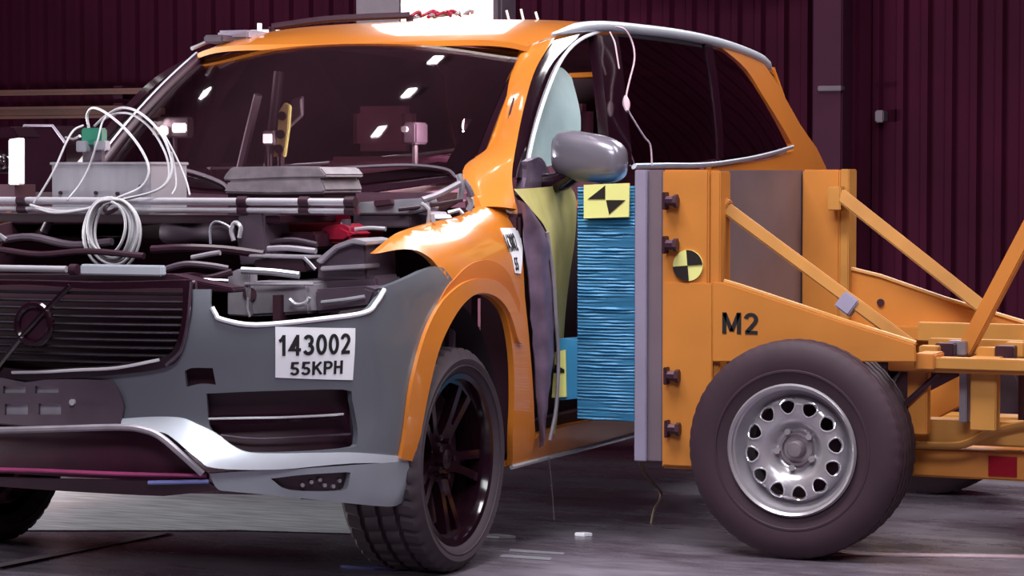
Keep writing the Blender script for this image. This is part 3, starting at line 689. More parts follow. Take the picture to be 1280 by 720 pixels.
# lower bumper: skid trim, mesh, lip
panel('skid_trim', [(0.301,0.523),(0.39,0.53),(0.475,0.529),(0.524,0.512),(0.577,0.487),(0.627,0.452),(0.672,0.434),(0.745,0.429),(0.873,0.426),(1.008,0.417),(1.267,0.38),(1.272,0.362),(0.979,0.39),(0.745,0.386),(0.579,0.395),(0.534,0.42),(0.458,0.476),(0.41,0.492),(0.305,0.497)], lambda s, v, d: body(s, v, d+.004+.45*max(0, .53-v)*max(0, min(1, (.85-abs(s))/.5))), .02, 'silver', car, step=.02, corner=55)
MB().tube([body(s, v, .02) for s, v in [(-0.598,0.443),(-0.272,0.468),(-0.096,0.478),(0.118,0.491),(0.307,0.501),(0.38,0.494),(0.428,0.475),(0.489,0.428),(0.545,0.377)]], .010, 8, sub=4).build('mesh_frame', 'mid_grey', car)
panel('lower_mesh', [(-0.598,0.443),(-0.096,0.478),(0.319,0.502),(0.428,0.475),(0.551,0.366),(0.55,0.347),(-0.095,0.348),(-0.632,0.32)], lambda s, v, d: body(s, v, d-.045), .01, 'maroon', car, step=.05, sub=1)
MB().tube([body(s, v, .0) for s, v in [(-1.108,0.284),(-0.27,0.357),(0.018,0.368),(0.275,0.369),(0.551,0.368)]], .006, 6, sub=4).build('mesh_strip', 'pink', car)
panel('lower_lip', [(-0.645,0.304),(-0.097,0.34),(0.273,0.35),(0.55,0.352),(0.594,0.328),(0.423,0.308),(0.164,0.311),(-0.105,0.314),(-1.041,0.241)], lambda s, v, d: body(s, v, d+.005), .03, 'black', car, step=.05, sub=1)
MB().tube([body(s, v, .012) for s, v in [(0.386,0.347),(0.475,0.351),(0.559,0.354)]], .006, 6).build('lip_strip', 'violet', car)
lamp_h = [(0.73,0.359),(0.826,0.367),(0.959,0.366),(0.972,0.356),(0.97,0.323),(0.947,0.313),(0.787,0.324)]
panel('corner_lip', [(0.56,0.375),(0.645,0.381),(0.745,0.384),(0.979,0.385),(1.274,0.372),(1.265,0.313),(1.236,0.247),(1.165,0.245),(0.885,0.289),(0.713,0.313),(0.622,0.323),(0.581,0.331)], lambda s, v, d: body(s, v, d+.004+.06*max(0, .40-v)*max(0, min(1, (abs(s)-.5)/.3))), .03, 'lip_grey', car, holes=[lamp_h], step=.022, corner=55)
fl_ = panel('fog_lamp', [(0.721,0.364),(0.97,0.37),(0.984,0.355),(0.987,0.305),(0.778,0.318)], lambda s, v, d: body(s, v, d-.012), .01, 'black', car, step=.03, sub=1)
for p in [(0.826,0.335),(0.878,0.348),(0.896,0.331),(0.927,0.326),(0.946,0.341),(0.852,0.343)]:
    MB().cyl(body(p[0], p[1], -.014), body(p[0], p[1], -.004), .006, 8).build('lamp_lens', 'lens', fl_)
# test number label
lb = panel('test_label', [(0.744,0.784),(0.986,0.773),(0.981,0.626),(0.745,0.641)], body, .002, 'white', car, sub=1, step=.03, d=.004)
lc = [(0.858,0.731),(0.865,0.665),(0.758,0.733),(0.976,0.726),(0.777,0.667),(0.936,0.662)]
lettering('143002', lc[3][0]-lc[2][0], .058, lambda u, v, w: body(lc[0][0]+u, lc[0][1]+v, .0045+w), 'ink', lb)
lettering('55KPH', lc[5][0]-lc[4][0], .038, lambda u, v, w: body(lc[1][0]+u, lc[1][1]+v, .0045+w), 'ink', lb)
# wheels
w0 = car_wheel(car); w0.location = (.81, 0, .342); w0.rotation_euler = (.0, .35, PI/2)
for x, y, f in ((-.81, 0, -1), (.81, 2.984, 1), (-.81, 2.984, -1)):
    w = copy_tree(w0, car); w.location = (x, y, .342); w.rotation_euler = (0, .8, f*PI/2)
# wheel housings, floor pan, bulkhead
def arc_liner(y, sx):
    mb = MB()
    def f(u, v):
        a = math.radians(-20+220*u)
        return (sx*(.60+.27*v), y+.43*math.cos(a), .40+.43*math.sin(a))
    return mb.grid(f, 24, 2)
for y in (0, 2.984):
    for sx in (1, -1):
        arc_liner(y, sx).build('wheel_liner', 'rubber', car)
for sx in (1, -1):
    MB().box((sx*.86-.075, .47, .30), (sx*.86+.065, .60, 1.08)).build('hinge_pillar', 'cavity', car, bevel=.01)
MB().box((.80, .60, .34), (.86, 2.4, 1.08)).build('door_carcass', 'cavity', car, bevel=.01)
mb = MB().box((.66, .28, .62), (.74, .36, .80)); mb.tube([(.60, .1, .40), (.78, .2, .55), (.76, .30, .72)], .018, 8, sub=3)
mb.build('strut', 'mid_grey', car)
MB().box((-.60, -.55, .40), (.60, .6, .46)).build('floor_pan', 'cavity', car)
MB().box((-.60, .6, .28), (.60, 4.1, .36)).build('floor_pan', 'cavity', car)
MB().box((-.9, .5, .28), (.9, 2.5, .40)).build('floor_pan', 'cavity', car)
MB().box((-.78, .42, .34), (.78, .47, 1.10)).build('bulkhead', 'cavity', car)
for sx in (1, -1): MB().box((sx*.60-.01, -.55, .34), (sx*.60+.01, .44, .86)).build('inner_wing', 'cavity', car)
MB().prism([(-.62, .70), (-.62, .955), (-.3, 1.0), (.1, 1.05), (.44, 1.08), (.44, .70)], 'x', -.76, -.74).build('inner_wing', 'cavity', car)
MB().prism([(.08, 1.085), (.20, 1.12), (.42, 1.15), (.44, 1.12), (.22, 1.07), (.08, 1.04)], 'x', -.74, .74).build('cowl', 'black', car, bevel=.006)
# cabin
MB().prism([(.50, 1.14), (.62, 1.17), (.95, 1.14), (1.02, 1.05), (1.0, .8), (.55, .8)], 'x', -.74, .74).build('dashboard', 'cabin', car, bevel=.02)
sw = MB().tube([(.38+.18*math.cos(a), 1.10-.05*math.sin(a), 1.08+.18*math.sin(a)) for a in [2*PI*k/28 for k in range(28)]], .016, 8, True)
sw.tube([(.22, 1.10, 1.08), (.54, 1.10, 1.08)], .02, 6); sw.build('steering_wheel', 'black', car)
for x in (.38, -.38):
    st = MB().prism([(1.45, .62), (1.95, .55), (2.18, 1.25), (2.08, 1.29), (1.9, .75), (1.45, .78)], 'x', x-.24, x+.24).build('front_seat', 'cabin', car, bevel=.03)
    MB().box((x-.13, 2.10, 1.30), (x+.13, 2.20, 1.48)).build('headrest', 'cabin', st, bevel=.03)
MB().prism([(2.6, .6), (3.1, .55), (3.35, 1.25), (3.25, 1.30), (3.05, .78), (2.6, .78)], 'x', -.68, .68).build('rear_bench', 'cabin', car, bevel=.03)
panel('roof_lining', [(-.65, 1.2), (.65, 1.2), (.64, 4.0), (-.64, 4.0)], lambda x, y, d: roof(x, y, d-.045), .01, 'cabin', car, step=.2, sub=1)
MB().cyl((-.6, 1.55, 1.1), (-.56, 1.6, 1.6), .02).build('belt_strap', 'dark_grey', car)
MB().tube([(-.62, 1.35, 1.12), (-.50, 1.25, 1.35), (-.44, 1.22, 1.5)], .016, 6, sub=3).build('inner_handle', 'mid_grey', car)
# ---- engine bay (parts of the car)
def bay(name, poly, y, dep, m, bevel=.004, parent=car): return MB().prism(poly, 'y', y, y+dep).build(name, m, parent, bevel=bevel)
bay('radiator_support', [(-0.556,0.908),(0.37,0.923),(0.461,0.904),(0.565,0.888),(0.565,0.874),(-0.557,0.877)], -.74, .08, 'black')
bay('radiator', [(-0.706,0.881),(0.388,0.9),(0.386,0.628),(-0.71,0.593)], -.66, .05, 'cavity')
MB().tube([(0.08,-0.3,1.032),(0.162,-0.3,1.03),(0.237,-0.3,1.033),(0.342,-0.3,1.039)], lambda t: .033+.006*math.sin(t*PI*3), 16, sub=3).build('intake_duct', 'dark_grey', car, smooth=60)
MB().tube([(p[0], p[1], p[2]) for p in [(0.275,-0.36,0.999),(0.275,-0.36,1.047),(0.294,-0.36,1.066),(0.335,-0.36,1.054),(0.349,-0.36,1.035)]], .004, 6, sub=4).build('hose_clamp', 'light_grey', car)
MB().tube([(0.366,-0.38,1.01),(0.358,-0.38,1.041),(0.371,-0.38,1.064),(0.39,-0.38,1.05),(0.385,-0.38,1.019)], .007, 8, sub=4).build('clamp_ring', 'chrome', car)
bay('battery_box', [(0.371,1.097),(0.452,1.103),(0.46,1.013),(0.468,0.942),(0.376,0.935),(0.365,1.012)], -.36, .16, 'dark_grey')
bay('engine_cover', [(0.224,1.081),(0.276,1.092),(0.434,1.098),(0.556,1.098),(0.556,1.014),(0.433,1.003),(0.247,1.001)], .02, .25, 'red', .01)
bay('expansion_tank', [(0.531,1.033),(0.556,1.052),(0.607,1.058),(0.642,1.041),(0.648,1.015),(0.621,1),(0.545,0.999)], -.16, .14, 'red', .012)
MB().cyl([(0.606,-0.12,1.05),(0.606,-0.12,1.071)][0], [(0.606,-0.12,1.05),(0.606,-0.12,1.071)][1], .016, 16).build('tank_cap', 'dark_grey', car)
bay('black_housing', [(0.391,1.029),(0.57,1.035),(0.575,0.983),(0.402,0.976)], -.26, .2, 'black', .008)
MB().tube([(0.471,-0.36,0.987),(0.538,-0.36,0.99),(0.631,-0.36,0.982)], .009, 8, sub=3).build('coolant_pipe', 'mid_grey', car)
bay('fuse_box', [(0.66,0.96),(0.718,1.002),(0.77,1.017),(0.811,1.008),(0.816,0.948),(0.816,0.897),(0.654,0.899)], -.40, .2, 'dark_grey', .006)
bay('fuse_box_lid', [(0.66,0.956),(0.723,1.003),(0.78,1.022),(0.824,1.013),(0.824,1.002),(0.78,1.006),(0.728,0.989),(0.676,0.946)], -.42, .2, 'mid_grey', .003)
bay('fuse_box_ledge', [(0.681,0.94),(0.826,0.949),(0.826,0.935),(0.681,0.926)], -.43, .1, 'mid_grey', .003)
bay('black_tray', [(0.453,0.955),(0.623,0.964),(0.633,0.923),(0.458,0.913)], -.42, .16, 'black', .005)
bay('tray_edge', [(0.448,0.972),(0.644,0.97),(0.644,0.961),(0.448,0.963)], -.44, .1, 'mid_grey', .003)
MB().tube([(0.644,-0.46,0.966),(0.665,-0.46,0.948),(0.681,-0.46,0.932)], .005, 6).build('stay', 'light_grey', car)
bay('headlamp_bracket', [(0.435,0.919),(0.472,0.934),(0.509,0.925),(0.508,0.795),(0.434,0.798)], -.54, .05, 'mid_grey', .004)
bay('headlamp_carrier', [(0.487,0.896),(0.686,0.897),(0.696,0.808),(0.492,0.794)], -.52, .14, 'mid_grey', .008)
bay('headlamp_carrier', [(0.686,0.875),(0.849,0.887),(0.887,0.878),(0.866,0.828),(0.691,0.805)], -.48, .12, 'dark_grey', .008)
bay('headlamp_box', [(0.479,0.891),(0.847,0.914),(0.86,0.851),(0.478,0.825)], -.40, .16, 'dark_grey', .008)
MB().tube([(0.494,-0.56,0.93),(0.583,-0.54,0.926),(0.661,-0.52,0.917)], .011, 8, sub=3).build('upper_rail', 'light_grey', car)
MB().tube([(0.496,-0.545,0.89),(0.609,-0.54,0.892),(0.712,-0.53,0.893)], .0045, 6, sub=2).build('upper_rail', 'chrome', car)
MB().cyl([(0.5,-0.525,0.859),(0.506,-0.535,0.86)][0], [(0.5,-0.525,0.859),(0.506,-0.535,0.86)][1], .020, 16).build('carrier_hole', 'cavity', car)
MB().tube([(0.643,-0.545,0.849),(0.658,-0.545,0.836),(0.676,-0.545,0.834),(0.697,-0.545,0.841),(0.707,-0.545,0.855)], .006, 8, sub=4).build('bulb_socket', 'chrome', car)
MB().tube([(0.722,-0.5,0.839),(0.795,-0.5,0.848),(0.856,-0.49,0.858)], .006, 6, sub=2).build('carrier_rod', 'light_grey', car)
MB().tube([(0.515,-0.56,0.852),(0.512,-0.56,0.822),(0.52,-0.56,0.796)], .004, 6).build('bracket_wire', 'light_grey', car)
bay('wing_rail', [(0.576,1.121),(0.721,1.131),(0.807,1.136),(0.818,1.1),(0.748,1.085),(0.578,1.084)], .02, .08, 'light_grey', .004)
bay('latch', [(0.638,1.126),(0.698,1.131),(0.703,1.114),(0.643,1.106)], .0, .03, 'cavity', .003)
bay('wing_rail_slab', [(0.523,1.083),(0.749,1.085),(0.754,1.045),(0.529,1.039)], .03, .12, 'dark_grey', .004)  # dark slab below the wing rail
MB().tube([(0.638,-0.12,1.04),(0.687,-0.12,1.045),(0.741,-0.12,1.043)], .007, 8, sub=3).build('bright_pipe', 'chrome', car)
bay('strut_tower', [(0.715,1.078),(0.737,1.093),(0.786,1.089),(0.805,1.064),(0.791,1.042),(0.72,1.034)], .10, .14, 'junk', .008)
MB().tube([(0.725,0,1.1),(0.797,0.03,1.109),(0.894,0.1,1.129)], .007, 8, sub=2).build('hinge_arm', 'black', car)
MB().tube([(0.797,0.02,1.129),(0.832,0.06,1.146),(0.877,0.12,1.18)], .010, 8, sub=3).build('hinge_arm', 'mid_grey', car)
MB().tube([(0.863,0.14,1.207),(0.873,0.14,1.172),(0.868,0.14,1.128)], .010, 8, sub=3).build('hinge_bracket', 'mid_grey', car)
MB().tube([(0.861,0.22,1.137),(0.87,0.22,1.117),(0.861,0.22,1.095)], .010, 8, sub=3).build('hinge_pin', 'chrome', car)
MB().tube([(0.854,0.2,1.187),(0.871,0.2,1.162),(0.881,0.2,1.138)], .010, 8, sub=3).build('hinge_bracket', 'dark_grey', car)
for a, b in (((536, 262), (540, 280)), ((548, 256), (560, 272)), ((563, 262), (580, 262))):
    pass
MB().tube([(0.803,0,1.119),(0.828,0,1.1),(0.825,0,1.059)], .006, 6, sub=2).build('clip', 'chrome', car)
MB().tube([(0.848,-0.02,1.086),(0.853,-0.02,1.062)], .007, 6).build('clip', 'chrome', car)
MB().tube([(0.864,0.06,1.09),(0.893,0.08,1.099),(0.906,0.08,1.085)], .007, 6).build('clip', 'light_grey', car)
# hoses along the front of the bay
for i, pts in enumerate(([(0.245,-0.6,0.895),(0.339,-0.6,0.913),(0.411,-0.6,0.909),(0.474,-0.58,0.926)], [(0.271,-0.62,0.931),(0.343,-0.62,0.948),(0.411,-0.6,0.944),(0.461,-0.58,0.935)], [(0.323,-0.55,0.964),(0.382,-0.55,0.975),(0.417,-0.55,0.98)], [(0.314,-0.66,0.912),(0.414,-0.66,0.905),(0.483,-0.62,0.9)],
                         [(0.127,-0.45,0.983),(0.237,-0.45,0.989),(0.356,-0.42,0.985),(0.479,-0.4,0.971)], [(-0.45,-0.4,1.004),(-0.332,-0.4,1.015),(-0.187,-0.4,0.992),(-0.044,-0.4,1.004)], [(-0.38,-0.5,0.978),(-0.236,-0.5,0.965),(-0.065,-0.5,0.977),(0.13,-0.5,0.965)], [(0.435,-0.32,1.002),(0.53,-0.32,1.012),(0.613,-0.32,0.999)])):
    MB().tube(pts, (.011, .010, .008, .007, .013, .012, .010, .009)[i], 8, sub=4).build('hose', ('black', 'dark_grey', 'mid_grey', 'dark_chrome', 'black', 'dark_grey', 'black', 'dark_grey')[i], car)
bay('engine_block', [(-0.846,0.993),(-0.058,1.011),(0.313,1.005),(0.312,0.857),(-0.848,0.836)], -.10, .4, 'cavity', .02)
bay('air_box', [(-0.192,1.04),(-0.031,1.052),(-0.023,0.992),(-0.193,0.985)], -.12, .2, 'black', .01)
bay('valve_cover', [(-0.589,0.998),(-0.408,1.01),(-0.201,1.002),(-0.201,0.957),(-0.59,0.947)], -.2, .2, 'cavity', .012)
MB().cyl([(-0.355,-0.3,1.028),(-0.334,-0.3,1.063)][0], [(-0.355,-0.3,1.028),(-0.334,-0.3,1.063)][1], .014, 10).build('filler_neck', 'dark_grey', car)
MB().tube([(-0.468,-0.5,1.016),(-0.38,-0.5,1.022),(-0.357,-0.5,1.008)], .007, 6).build('clip', 'light_grey', car)

# ---- things resting on or fixed to the car
for z0, r, lab in (([(-0.183,1.126)][0][1], .0115, 'pale metal crossbar over the engine bay, the upper one'), ([(-0.184,1.1)][0][1], .0085, 'pale metal crossbar over the engine bay, the lower thinner one')):
    o = empty('crossbar', (0, -.36, z0))
    MB().cyl((-.86, 0, 0), (.735, 0, 0), r, 14).build('bar', 'tube', o)
    tag(o, lab, 'bar', 'crossbars over the engine bay')
    for px in [(0.387,1.119),(0.594,1.12),(0.745,1.121),(-0.393,1.115)]:
        MB().cyl((px[0]-.016, 0, 0), (px[0]+.016, 0, 0), r+.005, 12).build('clamp', 'black', o)
o = empty('front_bar', (0, -.76, [(0.076,0.933)][0][1]))
MB().cyl((-.9, 0, 0), (.03, 0, 0), .010, 12).build('thin_section', 'tube', o)
q = [(0.084,0.933),(0.356,0.937),(0.054,0.933)]
MB().box((q[0][0], -.014, -.014), (q[1][0], .014, .016)).build('flat_section', 'silver', o, bevel=.004)
MB().cyl((q[2][0]-.01, 0, 0), (q[2][0]+.014, 0, 0), .016, 12).build('collar', 'black', o)
MB().tube([(-.30, -.012, -.012), (-.26, -.014, .0), (-.22, -.012, .012)], .004, 6).build('tie', 'black', o)
tag(o, 'pale metal bar lying just above the grille', 'bar')
tr = MB().box((-.60, -.345, 1.060), (.50, .06, 1.085)).build('equipment_tray', 'black', car, bevel=.004)
q = [(-0.34,1.242),(0.018,1.136)]
bx0 = empty('instrument_box', (0, 0, 0)); tag(bx0, 'grey metal instrument box behind the crossbars beneath the looping cables', 'instrument box')
zb = 1.085
MB().box((q[0][0], -.28, zb), (q[1][0], -.06, q[0][1])).build('case', 'box_grey', bx0, bevel=.004)
MB().box((q[0][0]-.004, -.284, q[0][1]-.006), (q[1][0]+.004, -.056, q[0][1]+.003)).build('lid', 'box_grey', bx0, bevel=.002)
for px in [(-0.014,1.17),(-0.175,1.15),(-0.097,1.148),(-0.304,1.15)]:
    MB().cyl((px[0], -.288, px[1]), (px[0], -.278, px[1]), .006, 8).build('screw', 'black', bx0)
q = [(-0.31,1.282),(-0.212,1.352)]
# plug cluster above the box
pc = empty('cable_plug'); tag(pc, 'green cable plug with pale sockets standing above the instrument box', 'plug')
g = [(-0.277,1.295),(-0.203,1.352),(-0.286,1.277),(-0.248,1.312),(-0.228,1.282),(-0.186,1.312),(-0.287,1.244),(-0.187,1.244)]
MB().box((g[0][0], -.21, g[0][1]), (g[1][0], -.17, g[1][1])).build('plug_body', 'green', pc, bevel=.005)
MB().box((g[2][0], -.225, g[2][1]), (g[3][0], -.19, g[3][1])).build('socket', 'light_grey', pc, bevel=.003)
MB().box((g[4][0], -.215, g[4][1]), (g[5][0], -.18, g[5][1])).build('socket', 'box_grey', pc, bevel=.003)
MB().box((g[6][0]+.01, -.20, g[6][1]-.02), (g[7][0]-.02, -.18, g[0][1]+.004)).build('stem', 'dark_grey', pc)
cables = [
 ('pale cable rising from the left end of the crossbars to the green plug', [(-0.342,-0.375,1.118),(-0.323,-0.36,1.153),(-0.295,-0.33,1.222),(-0.281,-0.28,1.311),(-0.28,-0.24,1.346),(-0.274,-0.2,1.36)], .0035),
 ('thin pale cable slanting across the front of the instrument box', [(-0.22,-0.375,1.129),(-0.203,-0.33,1.177),(-0.187,-0.3,1.234),(-0.164,-0.29,1.31),(-0.174,-0.25,1.363),(-0.189,-0.2,1.389)], .003),
 ('pale cable looping from the green plug down across the instrument box', [(-0.253,-0.2,1.352),(-0.259,-0.2,1.394),(-0.222,-0.22,1.414),(-0.144,-0.26,1.392),(-0.054,-0.29,1.337),(0.015,-0.31,1.268),(0.044,-0.33,1.212),(0.027,-0.35,1.168),(-0.021,-0.39,1.139),(-0.094,-0.41,1.11),(-0.194,-0.41,1.095),(-0.273,-0.4,1.099),(-0.347,-0.385,1.113)], .0042),
 ('pale cable in the widest loop right of the instrument box', [(-0.233,-0.2,1.357),(-0.191,-0.2,1.389),(-0.127,-0.21,1.413),(-0.036,-0.25,1.396),(0.066,-0.3,1.336),(0.114,-0.32,1.263),(0.128,-0.34,1.207),(0.109,-0.36,1.168),(0.051,-0.38,1.144),(-0.038,-0.4,1.125),(-0.13,-0.42,1.1),(-0.237,-0.41,1.09),(-0.323,-0.39,1.104)], .0042),
 ('pale cable in the inner arc beside the widest loop', [(-0.21,-0.19,1.377),(-0.16,-0.19,1.396),(-0.083,-0.22,1.392),(0.013,-0.27,1.349),(0.085,-0.31,1.282),(0.114,-0.33,1.226),(0.117,-0.35,1.183),(0.079,-0.37,1.154),(-0.009,-0.41,1.13)], .0035),
 ('short pale cable dropping onto the crossbars right of the loops', [(0.117,-0.32,1.275),(0.13,-0.32,1.221),(0.145,-0.34,1.173),(0.143,-0.36,1.147)], .003),
 ('pale cable with a plug at its end, rightmost of the loops', [(0.083,-0.3,1.324),(0.122,-0.31,1.27),(0.156,-0.32,1.217),(0.184,-0.34,1.178),(0.204,-0.36,1.145)], .003)]
for lab, pts, r in cables:
    tag(MB().tube(pts, r, 7, sub=6).build('cable', 'cable', smooth=80), lab, 'cable')
# coil
co = empty('cable_coil'); tag(co, 'coil of pale cable hanging from the crossbars above the grille', 'cable coil')
cx, cz = [(-0.026,1.031)][0]
pts = []
for k in range(7):
    rx = (.092, .074, .086, .066, .080, .098, .062)[k]; rz = (.106, .088, .100, .080, .094, .110, .084)[k]
    ox, oz = (-.008, .004, .012, -.006, .002, .006, .010)[k], (0, .012, .004, .018, .008, -.004, .008)[k]
    for j in range(20):
        a = PI/2+2*PI*j/20
        pts.append((cx+ox+rx*math.cos(a), -.43-.006*(k % 4)+.004*math.sin(3*a), cz+oz+rz*math.sin(a)))
MB().tube(pts, .0048, 7, sub=2).build('strand', 'cable', co, smooth=80)
t = [(-0.034,1.125)][0]
MB().tube([(t[0]+.022*math.cos(a), -.405+.035*math.sin(a)*1.1, t[1]-.012+.022*math.sin(a)) for a in [2*PI*k/14 for k in range(14)]], .006, 6, True).build('tie', 'black', co)
# slabs on the tray
for pts, lab, z0 in (([(0.268,1.151),(0.276,1.173),(0.284,1.188),(0.457,1.195),(0.601,1.197),(0.616,1.157),(0.606,1.15),(0.43,1.147)], 'worn grey slab on the engine bay tray, lower of the stacked pair', 0), ([(0.265,1.19),(0.274,1.207),(0.296,1.229),(0.436,1.231),(0.598,1.228),(0.619,1.205),(0.616,1.197),(0.463,1.195),(0.298,1.188)], 'worn grey slab, the upper one of the stacked pair before the windscreen', 0)):
    o = MB().prism(pts, 'y', -.27, -.02).build('grey_slab', 'slab', bevel=.006); tag(o, lab, 'slab', 'stacked grey slabs')
q = [(0.273,1.146),(0.6,1.147)]
MB().box((q[0][0], -.25, 1.085), (q[1][0], -.04, q[0][1]+.004)).build('tray_riser', 'cavity', car)
# items seen through the windscreen
tg = empty('target_strip'); tag(tg, 'yellow target strip with black dots standing behind the windscreen', 'target')
MB().prism([(-0.177,1.268),(-0.16,1.336),(-0.154,1.425),(-0.131,1.458),(-0.109,1.447),(-0.116,1.363),(-0.132,1.268)], 'y', .85, .87).build('strip', 'target_y', tg, bevel=.003)
for px in [(-0.143,1.347),(-0.137,1.411),(-0.15,1.296)]:
    MB().cyl((px[0], .853, px[1]), (px[0], .842, px[1]), .016, 14).build('dot', 'target_k', tg)
MB().prism([(-0.13,1.471),(-0.088,1.481),(-0.089,1.411),(-0.136,1.375),(-0.143,1.426)], 'y', .9, .92).build('back_plate', 'dark_grey', tg, bevel=.003)
MB().tube([(-0.081,0.88,1.47),(-0.078,0.88,1.414),(-0.129,0.88,1.369)], .004, 6).build('stay', 'light_grey', tg)
q = [(-0.149,1.268)][0]
MB().cyl((q[0], .86, 1.14), (q[0], .86, q[1]+.02), .012, 8).build('stem', 'dark_grey', tg)
q = [(-0.207,1.31),(-0.162,1.36),(-0.203,1.358),(-0.168,1.352)]
lo = empty('cabin_glow_unit'); tag(lo, 'small white lamp left of the yellow target strip', 'lamp')
MB().box((q[0][0], .83, q[0][1]), (q[1][0], .86, q[1][1])).build('housing', 'light_grey', lo, bevel=.004)
MB().box((q[0][0]+.006, .822, q[0][1]+.006), (q[1][0]-.006, .832, q[1][1]-.012)).build('lens', 'lamp', lo, bevel=.002)
MB().cyl(((q[0][0]+q[1][0])/2, .845, 1.14), ((q[0][0]+q[1][0])/2, .845, q[0][1]+.002), .008, 8).build('stem', 'dark_grey', lo)
lo = empty('cabin_glow_unit'); tag(lo, 'twin white glow added for lamp reflections at the left of the windscreen', 'lamp')  # lamp reflections in the glass, built as a glowing box
q = [(-0.742,1.414),(-0.605,1.34),(-0.722,1.382),(-0.688,1.349),(-0.668,1.393),(-0.611,1.358)]
MB().box((q[0][0], 1.0, q[1][1]), (q[1][0], 1.04, q[0][1])).build('housing', 'dark_grey', lo, bevel=.006)
MB().box((q[2][0], .985, q[3][1]), (q[3][0], 1.002, q[2][1])).build('lens', 'lamp', lo, bevel=.005)
MB().box((q[4][0], .985, q[5][1]), (q[5][0], 1.002, q[4][1])).build('lens', 'lamp', lo, bevel=.005)
MB().cyl(((q[0][0]+q[1][0])/2, 1.02, 1.0), ((q[0][0]+q[1][0])/2, 1.02, q[1][1]+.002), .008, 8).build('stem', 'dark_grey', lo)
def glow(name, loc, target, power, size=.05):
    return area(name, loc, target, size, size, power, (1, .98, .92))
glow('cabin_fill_light', (q[2][0], .97, q[2][1]), (.0, .75, 1.25), 1.2)  # fill light added to brighten the cabin
lo2 = empty('cabin_glow_unit'); tag(lo2, 'small added lamp behind the right side of the windscreen', 'lamp')  # lamp body added to carry the fill light on the target
q2 = [(0.544,0.95,1.371),(0.544,0.95,1.338)]
MB().box((q2[0][0]-.03, .93, q2[0][2]-.025), (q2[0][0]+.03, 1.0, q2[0][2]+.025)).build('housing', 'dark_grey', lo2, bevel=.006)
MB().cyl((q2[0][0]-.015, .935, q2[0][2]), (q2[0][0]-.015, .925, q2[0][2]), .012, 12).build('lens', 'lens', lo2)
MB().cyl((q2[0][0], .97, 1.1), (q2[0][0], .97, q2[0][2]-.02), .008, 8).build('stem', 'dark_grey', lo2)
glow('cabin_fill_light', (q2[0][0]-.02, .915, q2[0][2]), (-.05, .86, 1.36), 18, .05)  # fill light added to brighten the yellow target strip
oc = empty('onboard_camera'); tag(oc, 'small dark onboard camera behind the middle of the windscreen', 'camera')
q = [(0.282,1.312),(0.331,1.387),(0.304,1.351)]
MB().box((q[0][0], .95, q[0][1]), (q[1][0], 1.05, q[1][1])).build('body', 'dark_grey', oc, bevel=.006)
MB().cyl((q[2][0]-.012, .955, q[2][1]+.012), (q[2][0]-.012, .935, q[2][1]+.012), .011, 14).build('lens', 'chrome', oc)
MB().cyl((q[2][0], 1.0, 1.1), (q[2][0], 1.0, q[0][1]+.003), .01, 8).build('stem', 'dark_grey', oc)
# roof gear
rg = empty('roof_sensor'); tag(rg, 'grey sensor block with a white tip on the far edge of the roof', 'sensor')
p = [(-0.708,1.75,1.744),(-0.665,1.75,1.784),(-0.73,1.6,1.719)]
rb = roof(-.57, 1.35)[2]
MB().box((-.63, 1.25, rb-.012), (-.50, 1.50, rb+.022)).build('body', 'junk', rg, bevel=.008)
MB().box((-.63, 1.15, rb-.03), (-.55, 1.24, rb+.0)).build('mount', 'dark_grey', rg, bevel=.006)
MB().cyl((-.56, 1.45, rb+.02), (-.56, 1.45, rb+.058), .009, 8).build('tip', 'white', rg)
MB().tube([(-.66, 1.12, rb-.05), (-.64, 1.3, rb+.0), (-.60, 1.5, rb+.03)], .008, 6, sub=3).build('lead', 'light_grey', rg)
rk = empty('roof_bar'); tag(rk, 'black equipment bar lying across the left of the car roof', 'bar')
pts = [roof(x, y, .022) for x, y in ((-.60, 1.62), (-.42, 1.68), (-.25, 1.74), (-.10, 1.80))]
MB().tube(pts, .014, 8, sub=3).build('bar', 'black', rk)
for i in (0, 3): MB().cyl(pts[i], (pts[i][0], pts[i][1], pts[i][2]-.024), .014, 8).build('foot', 'black', rk)
rc = empty('cable_bundle'); tag(rc, 'red and pale cable bundle heaped on the car roof before the floodlight', 'cable bundle')
for k in range(7):
    x0 = -.11+.026*k; y0 = 1.80+.01*k
    pp = [roof(x0+random.uniform(-.03, .03), y0+.05*j, .012+random.uniform(0, .03)) for j in range(5)]
    MB().tube(pp, .007, 6, sub=3).build('strand', 'red' if k % 3 else 'light_grey', rc, smooth=80)
for i, (x, h) in enumerate(((.08, .035), (.16, .055), (.27, .035), (.33, .04), (.39, .03))):
    p = roof(x, 1.9, 0)
    o = MB().tube([p, (p[0]-.010, p[1], p[2]+h)], .005, 6).build('roof_pin', 'white')
    tag(o, 'thin white marker pin standing on the car roof, %s from the left' % ('first', 'second', 'third', 'fourth', 'fifth')[i], 'pin', 'marker pins on the roof')
wr = empty('side_wire'); tag(wr, 'thin pink wire with a knot hanging over the side windows', 'wire')
MB().tube([(a, b, c) for a, b, c in [(0.735,1.827,1.755),(0.76,1.861,1.742),(0.78,1.884,1.692),(0.8,1.848,1.631),(0.825,1.732,1.552),(0.84,1.659,1.492),(0.855,1.628,1.447),(0.875,1.666,1.39),(0.89,1.718,1.341),(0.9,1.75,1.312),(0.905,1.754,1.239)]], .0035, 6, sub=5).build('strand', 'wire', wr, smooth=80)
k = [(0.84,1.651,1.491),(0.86,1.615,1.435)]
MB().tube([k[0], ((k[0][0]+k[1][0])/2, (k[0][1]+k[1][1])/2, (k[0][2]+k[1][2])/2), k[1]], lambda t: .006+.008*math.sin(PI*t), 8, sub=4).build('knot', 'wire', wr)
